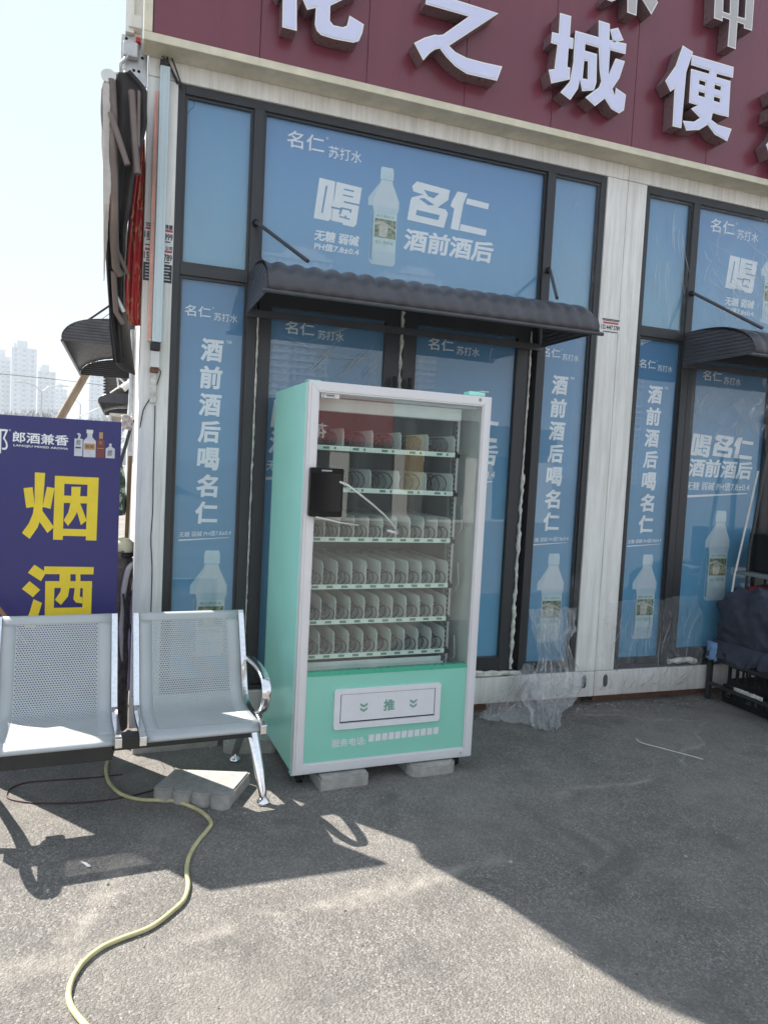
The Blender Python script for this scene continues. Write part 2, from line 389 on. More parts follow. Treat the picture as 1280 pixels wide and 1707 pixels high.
def clone(root, loc, rz, label=None, group=None):
    r_ = root.copy(); COL.objects.link(r_); r_.location = loc; r_.rotation_euler = (0, 0, rz)
    if label: r_['label'] = label
    if group: r_['group'] = group
    for ch in list(root.children):
        c = ch.copy(); COL.objects.link(c); c.parent = r_
        for g_ in list(ch.children):
            d = g_.copy(); COL.objects.link(d); d.parent = c
    return r_

# ------------------------------------------------------------------ lettering
_cache = {}
def text_geo(s, bold=.03, shear=0.0):
    k = (s, bold, shear)
    if k in _cache: return _cache[k]
    cu = bpy.data.curves.new('lettering', 'FONT'); cu.body = s; cu.shear = shear; cu.resolution_u = 2
    cu.extrude = .02; cu.bevel_depth = bold; cu.bevel_resolution = 0
    o = bpy.data.objects.new('lettering', cu); COL.objects.link(o)
    dg = bpy.context.evaluated_depsgraph_get()
    me = bpy.data.meshes.new_from_object(o.evaluated_get(dg))
    vs = [tuple(v.co) for v in me.vertices]
    keep = [tuple(p.vertices) if p.normal.z > 0 else tuple(p.vertices)[::-1] for p in me.polygons if abs(p.normal.z) > .2 and p.center.z > 0]   # the print needs only its face
    used = sorted({i for f in keep for i in f}); mp = {i: n for n, i in enumerate(used)}
    vs = [vs[i] for i in used]; keep = [tuple(mp[i] for i in f) for f in keep]
    bpy.data.objects.remove(o); bpy.data.curves.remove(cu); bpy.data.meshes.remove(me)
    xs = [v[0] for v in vs]; ys = [v[1] for v in vs]; zs = [v[2] for v in vs]
    _cache[k] = (vs, keep, min(xs), max(xs), min(ys), max(ys), min(zs), max(max(zs), min(zs)+1e-4)); return _cache[k]
def put_text(mb, s, cx, cz, w_, h_=None, y=0.0, bold=.03, shear=0.0, mi=0, rise=0.0, axis='y'):
    """flat print facing -y, centred on (cx, cz), w_ wide; y is the surface it lies on"""
    vs, fs, x0, x1, y0, y1, z0, z1 = text_geo(s, bold, shear)
    sx = w_/(x1-x0); sz = sx if h_ is None else h_/(y1-y0)
    out = []
    for X, Y, Z in vs:
        x = cx+(X-(x0+x1)/2)*sx; z = cz+(Y-(y0+y1)/2)*sz+(X-(x0+x1)/2)*sx*rise
        out.append((x, y-.0006-.0006*(Z-z0)/(z1-z0), z))
    mb.add(out, fs, mi); return mb
def quad_print(mb, x0, x1, z0, z1, y, mi=0):
    return mb.add([(x0, y, z0), (x1, y, z0), (x1, y, z1), (x0, y, z1)], [(0, 1, 2, 3)], mi)
def poly_print(mb, pts, y, mi=0):
    a = sum(pts[i][0]*pts[(i+1) % len(pts)][1]-pts[(i+1) % len(pts)][0]*pts[i][1] for i in range(len(pts)))
    if a < 0: pts = pts[::-1]
    return mb.add([(x, y, z) for x, z in pts], [tuple(range(len(pts)))], mi)
from mathutils.geometry import tessellate_polygon
def tri(loops):
    t = tessellate_polygon([[Vector((u, v, 0)) for u, v in L] for L in loops])
    flat = [p for L in loops for p in L]; out = []
    for a, b, c in t:
        A, B, C_ = flat[a], flat[b], flat[c]
        cr = (B[0]-A[0])*(C_[1]-A[1])-(B[1]-A[1])*(C_[0]-A[0])
        out.append((a, b, c) if cr > 0 else (a, c, b))
    return flat, out
def area(L): return sum(L[i][0]*L[(i+1) % len(L)][1]-L[(i+1) % len(L)][0]*L[i][1] for i in range(len(L)))/2
def inset(L, d):
    """move every edge of a ccw outline inwards by d (outwards for a cw hole)"""
    n = len(L); out = []
    for i in range(n):
        p0, p1, p2 = Vector(L[i-1]), Vector(L[i]), Vector(L[(i+1) % n])
        a = (p1-p0).normalized(); b = (p2-p1).normalized()
        na = Vector((-a.y, a.x)); nb = Vector((-b.y, b.x)); m = na+nb
        k = 1+na.dot(nb)
        m = m/max(k, .35)
        out.append(tuple(p1+m*d))
    return out

# ------------------------------------------------------------------ ground
mb = MB(); mb.add([(-1500, -1500, 0), (1500, -1500, 0), (1500, 2500, 0), (-1500, 2500, 0)], [(0, 1, 2, 3)])
structure(mb.build('ground', MT['asphalt']))

# poster characters in the blocky cut of the print: silhouettes and the gaps cut into them, 0..1 boxes
def _nm(polys, x0, y0, x1, y1): return [[((x-x0)/(x1-x0), (y1-y)/(y1-y0)) for x, y in q] for q in polys]
HE = (_nm([[(190, 735), (355, 745), (335, 1130), (300, 1165), (148, 1160)],
           [(370, 745), (640, 760), (625, 905), (618, 955), (600, 1150), (570, 1185), (455, 1178), (452, 1160), (330, 1155), (338, 1000), (355, 905)]], 148, 735, 640, 1185),
      _nm([[(258, 805), (278, 806), (240, 1095), (223, 1093)], [(450, 800), (560, 805), (558, 820), (449, 815)], [(443, 862), (552, 866), (550, 880), (441, 876)],
           [(458, 930), (640, 938), (640, 954), (455, 947)], [(325, 1008), (430, 1013), (430, 1030), (325, 1027)], [(425, 1000), (447, 1000), (427, 1078), (408, 1076)],
           [(447, 1000), (542, 1004), (538, 1042), (522, 1040), (522, 1020), (440, 1017)], [(415, 1090), (528, 1103), (525, 1118), (413, 1105)], [(480, 1070), (495, 1098), (466, 1095)]], 148, 735, 640, 1185))
MR = (_nm([[(790, 903), (952, 915), (946, 965), (895, 1012), (935, 1014), (948, 1030), (932, 1108), (753, 1098), (764, 1003), (770, 985), (825, 962), (775, 955), (768, 930)],
           [(990, 913), (1040, 915), (1022, 972), (1005, 1108), (965, 1105), (978, 1003), (958, 992), (966, 965)], [(1040, 938), (1152, 945), (1148, 975), (1034, 968)], [(1015, 1073), (1147, 1080), (1143, 1112), (1010, 1106)]], 753, 903, 1152, 1112),
      _nm([[(825, 938), (900, 942), (875, 970), (848, 966)], [(796, 1042), (908, 1048), (903, 1074), (793, 1068)], [(805, 985), (830, 978), (880, 1003), (850, 1010)]], 753, 903, 1152, 1112))
def block_chars(m, shp, cx, cz, w_, h_, y):
    for L, mi, lay in ((shp[0], 0, 1), (shp[1], 1, 2)):
        for q in L:
            pts = [(cx+(u-.5)*w_, cz+(v-.5)*h_) for u, v in q]; pts = pts if area(pts) > 0 else pts[::-1]
            fl, tr = tri([pts]); m.add([(x, y-.0007*lay, z) for x, z in fl], tr, mi)

# ------------------------------------------------------------------ the two container shops
CH = 3.67
def container(ox, label, first):
    T = Thing('container_shop', label, 'shop', (ox, 0, 0), 0, 'container shops side by side')
    W, F, G = MT['white'], MT['frame'], MT['glass']
    A, B = ox+.0015, ox+2.9985
    def P(n, m, mat, **k): return T.part(n, m, mat, **k)
    m = MB(); m.box(A, ox+.153, 0, .16, .236, 3.508, bev=.006); P('corner_post', m, W)
    m = MB(); m.box(ox+2.842, B, 0, .16, .236, 3.508, bev=.006); P('corner_post', m, W)
    m = MB(); m.box(A, B, 0, .16, .06, .234, bev=.006); sill = P('bottom_beam', m, W)
    m = MB(); m.box(A, B, 0, .16, 3.51, CH, bev=.006); top = P('top_beam', m, W)
    m = MB(); m.box(A+.004, B-.004, .2, 6.0, .10, CH-.02); P('body_wall', m, simple_wall)
    m = MB(); m.box(A+.05, B-.05, .08, 5.9, 0.0, .06); P('plinth', m, MT['rust'])
    # forklift and corner holes
    for hx in ([ox+2.842+.075, ] if first else [ox+.09]):
        m = MB(); pr = [(0.0, -.001), (.017, -.001), (.020, .002)]
        m.prism([(hx+.019*math.cos(a), .165+.028*math.sin(a)+(.016 if math.sin(a) > 0 else -.016)) for a in [k*PI/10 for k in range(20)]], 'y', -.0012, .003)
        P('corner_hole', m, MT['dark'], parent=sill)
    for hx, hz in (((ox+2.96, .118),) if first else ((ox+.035, .118), )):
        m = MB(); m.lathe([(.008, 0), (.008, .004)], (hx, .001, hz), 10, axis='y'); P('bolt_hole', m, MT['dark'], parent=sill)
    # window frame members
    x1, x2 = ox+.153, ox+2.842
    m = MB()
    m.box(x1, x1+.037, .012, .10, .236, 3.508, bev=.003); m.box(x2-.042, x2, .012, .10, .236, 3.508, bev=.003)
    m.box(x1+.037, x2-.042, .012, .10, 3.462, 3.508, bev=.003); m.box(x1+.037, x2-.042, .014, .10, .236, .262, bev=.003)
    m.box(x1+.037, ox+.553, .012, .10, 2.526, 2.584, bev=.003)
    m.box(ox+2.457, x2-.042, .012, .10, 2.526, 2.584, bev=.003)
    m.box(ox+.61, ox+2.40, .012, .10, 2.495, 2.584, bev=.003)
    P('window_frame', m, F)
    for a, b in ((ox+.553, ox+.61), (ox+2.40, ox+2.457)):
        m = MB(); m.box(a, b, .006, .10, .262, 3.462, bev=.003); P('mullion', m, F)
    panes = [(ox+.190, ox+.553, 2.584, 3.462), (ox+.610, ox+2.400, 2.584, 3.462), (ox+2.457, ox+2.800, 2.584, 3.462),
             (ox+.190, ox+.553, .262, 2.526), (ox+2.457, ox+2.800, .262, 2.526)]
    def bead(a, b, c, d, wd=.014, y0=.026, y1=.038):
        m = MB(); m.box(a, a+wd, y0, y1, c, d); m.box(b-wd, b, y0, y1, c, d); m.box(a+wd, b-wd, y0, y1, c, c+wd); m.box(a+wd, b-wd, y0, y1, d-wd, d); return m
    for i, (a, b, c, d) in enumerate(panes):
        if i >= 3: c2 = c+.045
        else: c2 = c
        P('glazing_bead', bead(a, b, c, d), F)
        if i >= 3:
            m = MB(); m.box(a+.014, b-.014, .024, .040, c+.014, c+.05); P('bottom_rail', m, F)
        m = MB(); m.box(a+.002, b-.002, .039, .044, c+.002, d-.002); P('glass_pane', m, G)
    # door leaves
    for (a, b, ga, gb) in ((ox+.622, ox+1.466, ox+.693, ox+1.374), (ox+1.488, ox+2.345, ox+1.575, ox+2.262)):
        z0, z1, gz0, gz1 = .268, 2.49, .361, 2.415
        m = MB(); m.box(a, ga, .018, .075, z0, z1, bev=.003); m.box(gb, b, .018, .075, z0, z1, bev=.003)
        m.box(ga, gb, .018, .075, z0, gz0, bev=.003); m.box(ga, gb, .018, .075, gz1, z1, bev=.003)
        d = P('door', m, F)
        m = MB(); m.box(ga+.001, gb-.001, .039, .044, gz0+.001, gz1-.001); P('glass_pane', m, G, parent=d)
        hx = (b-.04) if a < ox+1 else (a+.035)
        m = MB(); m.box(hx-.012, hx+.012, -.040, -.028, .98, 2.09, bev=.003); m.box(hx-.008, hx+.008, -.028, .017, 1.03, 1.06); m.box(hx-.008, hx+.008, -.028, .017, 2.00, 2.03); P('handle', m, MT['plasticblk'], parent=d)
    m = MB(); m.box(ox+1.466, ox+1.488, .03, .075, .268, 2.49); P('door_gap_strip', m, MT['dark'])
    # posters behind every pane
    def poster(a, b, c, d, label, **k):
        m = MB(); m.box(a, b, .052, .056, c, d)
        o = P('poster', m, poster_mat(c, d, **k), label=label)
        return o
    plain = dict(top=(.085, .27, .53), bot=(.21, .41, .56))
    poster(ox+.190, ox+.553, 2.584, 3.462, 'plain blue film in narrow left transom pane', **plain)
    poster(ox+2.457, ox+2.80, 2.584, 3.462, 'plain blue film in narrow right transom pane', **plain)
    LW = MT['letterwhite']; YP = .052
    def lettering(m, par, mat=LW): return P('lettering', m, mat, parent=par)
    def logo(cx, cz, wd, par, mat=LW):
        m = MB(); put_text(m, '名仁', cx-wd*.26, cz+wd*.035, wd*.49, wd*.21, YP, .012); put_text(m, '®', cx+wd*.02, cz+wd*.13, wd*.035, None, YP, 0)
        put_text(m, '苏打水', cx+wd*.27, cz-wd*.03, wd*.45, wd*.155, YP, 0.006); lettering(m, par, mat)
    def bottle(cx, cz, hgt, par, cut=None):
        """printed water bottle: flat tones on the poster"""
        k = hgt
        def pl(pts, lay, mi, m):
            q = [(cx+x*k, cz+z*k) for x, z in pts]
            if cut is not None: q = [(x, max(z, cut)) for x, z in q]
            if max(z for x, z in q)-min(z for x, z in q) > .002: poly_print(m, q, YP-.0006*lay, mi)
        m = MB()
        pl([(-.045, .375), (.10, .375), (.10, .46), (.09, .5), (-.035, .5), (-.045, .46)], 1, 1, m)
        pl([(-.035, .372), (.09, .372), (.10, .33), (.175, .17), (.175, .09), (.160, .04), (.160, -.47), (.135, -.5), (-.105, -.5), (-.13, -.47), (-.13, .04), (-.165, .09), (-.165, .17), (-.05, .33)], 1, 0, m)
        pl([(-.03, .365), (.085, .365), (.10, .32), (.160, .17), (.160, .10), (-.105, .10), (-.105, .17), (-.04, .31)], 2, 2, m)
        pl([(-.163, .09), (-.112, .09), (-.10, .03), (-.13, .035)], 2, 3, m); pl([(-.128, .03), (-.10, .03), (-.10, -.47), (-.125, -.45)], 2, 3, m)
        pl([(-.09, .03), (.155, .03), (.155, -.36), (-.09, -.36)], 2, 4, m)
        pl([(-.085, -.03), (.15, -.03), (.15, -.22), (-.085, -.22)], 3, 5, m)
        pl([(-.04, -.11), (.01, -.06), (.07, -.10), (.05, -.21), (-.03, -.21)], 4, 6, m)
        pl([(-.085, -.07), (.0, -.05), (.15, -.12), (.15, -.14), (.02, -.075), (-.085, -.10)], 5, 6, m)
        pl([(-.045, .47), (.10, .44), (.10, .425), (-.045, .45)], 2, 2, m)
        P('bottle_print', m, bottle_mats, parent=par)
        if cut is None or cut < cz-.30*k:
            m = MB(); put_text(m, '名仁 苏打水', cx+.03*k, cz-.268*k, .20*k, .034*k, YP-.0018, .0); P('bottle_lettering', m, bottle_mats[7], parent=par)
            m = MB(); put_text(m, '名仁苏打水', cx+.03*k, cz+.0*k, .2*k, .025*k, YP-.0018, 0); P('bottle_lettering', m, bottle_mats[7], parent=par)
    def small_line(cx, cz, wd, par, rise=.05, mat=LW):
        m = MB(); put_text(m, '无糖 弱碱 PH值7.8±0.4', cx, cz, wd, wd*.105, YP, .012, .1, rise=rise)
        poly_print(m, [(cx-wd*.5, cz-wd*.125), (cx-wd*.5, cz-wd*.155), (cx+wd*.47, cz-wd*.075+wd*.0), (cx+wd*.47, cz-wd*.065)], YP-.0012)
        lettering(m, par, mat)
    # centre transom
    p = poster(ox+.612, ox+2.398, 2.586, 3.46, 'blue drinks poster in wide transom window', top=(.07, .235, .52), bot=(.17, .37, .57))
    logo(ox+.967, 3.345, .44, p)
    m = MB(); block_chars(m, HE, ox+1.055, 3.056, .278, .243, YP); P('lettering', m, [LW, gapblue], parent=p)
    m = MB(); block_chars(m, MR, ox+1.752, 3.138, .535, .248, YP); P('lettering', m, [LW, gapblue], parent=p)
    m = MB(); put_text(m, '酒前酒后', ox+1.769, 2.917, .60, .133, YP, .032, .10); lettering(m, p)
    m = MB(); put_text(m, '无糖 弱碱', ox+1.058, 2.857, .27, .063, YP, .03, .1); put_text(m, 'PH值7.8±0.4', ox+1.06, 2.796, .27, .043, YP, .03, .1); lettering(m, p)
    bottle(ox+1.33, 3.025, .565, p)
    # side lights
    for cx, xa, xb in ((ox+.372, ox+.190, ox+.553), (ox+2.606, ox+2.457, ox+2.80)):
        side = 'left' if cx < ox+1 else 'right'
        p = poster(xa, xb, .30, 2.526, 'narrow blue poster in %s side light' % side, top=(.065, .21, .42), bot=(.10, .33, .53))
        logo(cx-.003, 2.34, .285, p)
        m = MB()
        for i, ch in enumerate('酒前酒后喝名仁'):
            put_text(m, ch, cx+.006, 2.148-.150*i, .122, .126, YP, .035, .05)
        put_text(m, '™', cx+.095, 2.20, .03, None, YP, 0)
        lettering(m, p)
        small_line(cx+.004, 1.13, .285, p, .06)
        bottle(cx+.03, .735, .60, p)
    # door posters
    for i, (cx, xa, xb) in enumerate(((ox+1.005, ox+.693, ox+1.374), (ox+1.89, ox+1.575, ox+2.262))):
        p = poster(xa, xb, .361, 2.415, 'blue poster on %s door leaf' % ('left' if i == 0 else 'right'), top=(.06, .20, .40), bot=(.11, .36, .56))
        logo(cx-.05, 2.308, .35, p)
        m = MB(); block_chars(m, HE, cx-.195, 1.822, .185, .165, YP); block_chars(m, MR, cx+.10, 1.826, .375, .165, YP); put_text(m, '酒前酒后', cx, 1.662, .59, .135, YP, .032, .1); P('lettering', m, [LW, gapblue2], parent=p)
        small_line(cx-.01, 1.535, .585, p, .02)
        bottle(cx+.02, 1.03, .66, p)
    return T
bottle_mats = [simple('bottle_print_pale', (.50, .61, .67), .4, var=.06, scale=12), simple('bottle_cap_print', (.54, .69, .75), .4, var=.1),
               simple('bottle_print_light', (.60, .67, .71), .4, var=.04), simple('bottle_print_shade', (.13, .30, .44), .4),
               simple('bottle_label_print', (.56, .68, .68), .4), None, simple('printed_waterfall', (.52, .50, .42), .5, var=.3, scale=60),
               simple('bottle_label_ink', (.06, .16, .17), .5)]
g = N('printed_landscape'); g.color(g.ramp(g.noise(g.pos(), 42, 5, .7), [(.3, (.02, .05, .02)), (.48, (.10, .17, .05)), (.56, (.40, .38, .26)), (.62, (.07, .12, .05)), (.8, (.5, .48, .38))])); bottle_mats[5] = g.m
gapblue = simple('poster_blue_gap', (.12, .30, .50), .45, var=.03); gapblue2 = simple('poster_blue_gap_lower', (.09, .28, .48), .45, var=.03)
simple_wall = simple('grey_white_sandwich_panel', (.55, .55, .54), .5, var=.06)
C1 = container(0.0, 'white framed container shop behind the vending machine', True)
C2 = container(3.0, 'white framed container shop behind the bench of dark cloth', False)

# sealant beads round the door of the first shop, and stickers on its posts
def bead_line(pts, r, T, name='sealant_bead', seed=1):
    rnd = random.Random(seed); m = MB(); P_ = []; rr = []
    for (a, b) in zip(pts[:-1], pts[1:]):
        a, b = Vector(a), Vector(b); n = max(2, int((b-a).length/.025))
        for i in range(n):
            P_.append(a+(b-a)*i/n+Vector((rnd.uniform(-1, 1)*r*.35, 0, 0))); rr.append(r*rnd.uniform(.55, 1.35))
    P_.append(Vector(pts[-1])); rr.append(r)
    m.tube(P_, rr, 6); return T.part(name, m, MT['caulk'])
bead_line([(1.477, .022, 2.48), (1.476, .022, 1.7)], .011, C1, seed=2)
bead_line([(.617, .012, 2.36), (.613, .012, .30)], .006, C1, seed=3)
bead_line([(2.357, .016, 2.46), (2.352, .016, 1.55)], .007, C1, seed=4)
bead_line([(2.352, .014, 1.55), (2.349, .012, .28)], .012, C1, seed=5)
for k in range(3):
    bead_line([(1.72, .004-.003*k, .246+.006*k), (2.05, .002, .250+.01*k), (2.42, .004, .252)], .013, C1, seed=6+k)
bead_line([(3.62, .005, .275), (3.78, -.005, .285), (3.86, .0, .27)], .02, C2, seed=12)
def sticker(cx, cz, w_, h_, T, head, red, lines, label):
    m = MB(); quad_print(m, cx-w_/2, cx+w_/2, cz-h_/2, cz+h_/2, -.0012, 0)
    for (s, x, z, ww, hh) in head: put_text(m, s, x, z, ww, hh, -.0012, .03, mi=1)
    for (x, z, ww) in red: quad_print(m, x-ww/2, x+ww/2, z-.006, z+.006, -.0018, 2)
    for (x, z, ww) in lines: quad_print(m, x-ww/2, x+ww/2, z-.003, z+.003, -.0018, 1)
    T.part('sticker', m, [MT['stickerw'], MT['ink'], MT['redink']], label=label)
sticker(2.935, 2.562, .16, .10, C1, [('152 4447 5789', 2.935, 2.548, .145, .030)], [(2.935, 2.577, .12)], [(2.935, 2.60, .14), (2.935, 2.592, .13), (2.935, 2.519, .12)], 'white phone number sticker beside the seam')
sticker(.077, 2.722, .145, .098, C1, [('187', .027, 2.705, .042, .036), ('999', .127, 2.705, .042, .036), ('房屋', .127, 2.757, .04, .026)], [(.03, 2.737, .04), (.127, 2.737, .04)], [(.03, 2.762, .04), (.03, 2.752, .036), (.077, 2.68, .12)], 'white phone number sticker behind the light tube, upper')
sticker(.077, 2.613, .145, .096, C1, [('152', .027, 2.598, .042, .036), ('789', .127, 2.598, .042, .036), ('公司', .13, 2.648, .036, .02)], [(.03, 2.63, .04), (.127, 2.63, .04)], [(.03, 2.652, .04), (.077, 2.573, .12)], 'white phone number sticker behind the light tube, lower')
m = MB(); quad_print(m, .005, .149, 2.468, 2.562, -.0012, 0)
for k in range(5): quad_print(m, .015, .05-.004*(k % 2), 2.48+.016*k, 2.486+.016*k, -.0018, 1); quad_print(m, .11, .142-.005*(k % 3), 2.48+.016*k, 2.486+.016*k, -.0018, 1)
C1.part('sticker', m, [MT['ink'], MT['letterdim']], label='black sticker behind the light tube')

# ------------------------------------------------------------------ crimson fascia sign
SG = Thing('shop_sign', 'long crimson fascia sign with large white raised characters above both shops', 'sign', (0, -.15, 3.6))
SZ0, SZ1 = 3.60, 5.15
m = MB(); m.box(-.03, 6.3, -.16, -.005, SZ0, SZ0+.042, bev=.004); SG.part('trim', m, MT['gold'])
m = MB(); m.box(-.03, .012, -.16, -.005, SZ0+.0425, SZ1, bev=.004); SG.part('trim', m, MT['gold'])
m = MB(); m.box(.012, 6.3, -.125, -.02, SZ0+.043, SZ1-.01); SG.part('backing_box', m, MT['dark'])
xs = [.014, .545, 1.13, 1.72, 2.30, 2.89, 3.48, 4.07, 4.66, 5.25, 5.84, 6.30]
for a, b in zip(xs[:-1], xs[1:]):
    m = MB(); m.box(a+.0012, b-.0012, -.148, -.127, SZ0+.044, SZ1, bev=.002); SG.part('panel', m, MT['sign'])
m = MB()
for z in (3.72, 3.95, 4.25, 4.7): m.box(-.10, -.035, -.02, .03, z, z+.06)
m.box(-.115, -.075, .0, .05, 3.70, 5.1); m.box(-.075, -.032, .035, .045, 3.70, 5.1); SG.part('support_bars', m, MT['white'])
YF = -.245
def zt(pts, off, s): return [tuple(at(off[0]+x/s, off[1]+y/s, 1, YF).xz) for x, y in pts]
def raised(outer, holes, face, off, s, rim=.0075):
    o = zt(outer, off, s); o = o if area(o) > 0 else o[::-1]
    hs = []
    for h in holes:
        q = zt(h, off, s); hs.append(q if area(q) < 0 else q[::-1])
    m = MB()
    fl, tr = tri([o]+hs); m.add([(x, YF, z) for x, z in fl], tr, 0)
    il = [inset(o, rim)]+[inset(h, rim) for h in hs]
    fl, tr = tri(il); m.add([(x, YF-.0025, z) for x, z in fl], tr, 1)
    for L in [o]+hs:
        n = len(L); vs = [(x, YF, z) for x, z in L]+[(x, -.155, z) for x, z in L]
        m.add(vs, [(i, n+i, n+(i+1) % n, (i+1) % n) for i in range(n)], 2)
    return m
o2, o3, o4 = ((420, 0), 2.909), ((840, 0), 2.909), ((1000, 0), 4.571)
LF = [MT['ledrim'], MT['ledface'], MT['letterside']]; LG = [MT['ledrim'], MT['ledgrey'], MT['letterside']]
def char(parts, mats):
    m = MB()
    for (outer, holes, (off, s)) in parts:
        q = raised(outer, holes, mats, off, s); b = len(m.v)
        m.v += q.v; m.f += [tuple(i+b for i in f) for f in q.f]; m.mi += q.mi; m.smooth += q.smooth
    SG.part('raised_character', m, mats)
char([([(147, 132), (218, 150), (218, -60), (262, -150), (195, -175), (110, -60), (135, -20), (150, -30)], [], o2),
      ([(245, -5), (268, 48), (310, 38), (305, 120), (315, 150), (335, 170), (400, 190), (490, 207), (518, 200), (535, 160), (543, 118), (473, 75), (460, 125), (440, 132), (395, 122), (378, 100), (380, 28), (520, -40), (495, -100), (380, -45), (380, -150), (310, -170), (310, -25)], [], o2),
      ([(90, -240), (180, -215), (180, -180), (240, -165), (240, -200), (390, -160), (390, -120), (450, -105), (450, -143), (560, -110), (560, -165), (450, -195), (450, -250), (390, -265), (390, -212), (240, -252), (240, -300), (180, -315), (180, -268), (90, -292)], [], o2)], LF)
char([([(840, 20), (1050, 80), (925, 168), (905, 170), (885, 168), (835, 183), (785, 208), (830, 293), (862, 257), (888, 240), (910, 235), (940, 275), (985, 322), (1040, 358), (1187, 392), (1213, 322), (1120, 302), (1040, 280), (985, 252), (955, 222), (1195, 65), (1080, 28), (985, -2), (850, -40)], [], o2),
      ([(930, -165), (1003, -180), (1045, -90), (975, -60)], [], o2)], LF)
char([([(270, 62), (325, 78), (318, 180), (336, 186), (333, 238), (312, 233), (306, 325), (320, 328), (318, 385), (228, 405), (215, 338), (243, 335), (258, 217), (226, 208), (232, 155), (264, 163)], [], o3),
      ([(345, 148), (457, 180), (458, 98), (512, 115), (510, 193), (592, 212), (587, 263), (513, 243), (506, 362), (540, 283), (585, 297), (558, 380), (524, 430), (536, 462), (541, 425), (590, 460), (580, 535), (556, 550), (518, 528), (487, 478), (440, 515), (393, 472), (458, 424), (470, 395), (462, 340), (458, 232), (393, 213), (391, 245), (450, 262), (447, 400), (435, 438), (378, 442), (366, 388), (358, 430), (320, 485), (272, 448), (318, 395), (335, 300), (340, 200)], [[(388, 295), (406, 297), (404, 385), (380, 380)]], o3),
      ([(513, 143), (552, 134), (579, 195), (528, 206)], [], o3)], LF)
char([([(865, 220), (915, 252), (882, 350), (858, 622), (815, 612), (825, 430), (805, 445), (780, 392), (830, 320)], [], o3),
      ([(910, 265), (1112, 325), (1108, 378), (1030, 357), (1028, 373), (1097, 393), (1087, 568), (1045, 558), (1010, 548), (1003, 580), (1035, 605), (1102, 625), (1080, 685), (1020, 652), (985, 605), (945, 630), (882, 633), (865, 585), (920, 590), (948, 572), (905, 527), (937, 510), (895, 498), (905, 333), (992, 358), (995, 343), (905, 315)],
       [[(945, 388), (975, 397), (974, 417), (944, 408)], [(1020, 410), (1050, 420), (1048, 440), (1018, 430)], [(942, 443), (972, 452), (971, 472), (941, 463)], [(1017, 468), (1046, 478), (1044, 498), (1015, 488)]], o3)], LF)
def sign_text(ch, cx, cz, sz, mats, yf=YF):
    vs, fs, x0, x1, y0, y1, z0, z1 = text_geo(ch, .035, 0)
    bmm = bmesh.new(); k = sz/(x1-x0)
    vv = [bmm.verts.new((cx+(x-(x0+x1)/2)*k, yf-.004*(z-z0)/(z1-z0), cz+(y-(y0+y1)/2)*k)) for x, y, z in vs]
    for f in fs:
        try: bmm.faces.new([vv[i] for i in f])
        except ValueError: pass
    m = MB(); m.bm(bmm, 1)
    be = [e for e in bmm.edges if len(e.link_faces) == 1]
    for e in be:
        a, b = e.verts[0].co, e.verts[1].co
        m.add([a, b, (b.x, -.155, b.z), (a.x, -.155, a.z)], [(0, 1, 2, 3)], 2)
    bmm.free(); SG.part('raised_character', m, mats)
sign_text('利', 4.15, 3.95, .54, LF); sign_text('店', 4.98, 3.95, .54, LF)
char([([(865, 138), (930, 162), (932, 132), (985, 150), (968, 352), (1030, 375), (1045, 168), (1095, 188), (1093, 215), (1155, 235), (1180, -120), (1065, -150), (1068, -260), (1005, -275), (1000, -170), (880, -200)],
       [[(940, -100), (992, -85), (985, 105), (935, 88)], [(1060, -65), (1110, -50), (1100, 140), (1048, 125)]], o4)], LG)
char([([(205, 95), (275, 120), (283, -20), (322, 0), (388, 112), (440, 18), (400, -40), (300, -110), (300, -260), (200, -290), (195, -120), (60, -60), (40, -5), (85, 12), (130, -5), (207, -70)], [], o4)], LG)

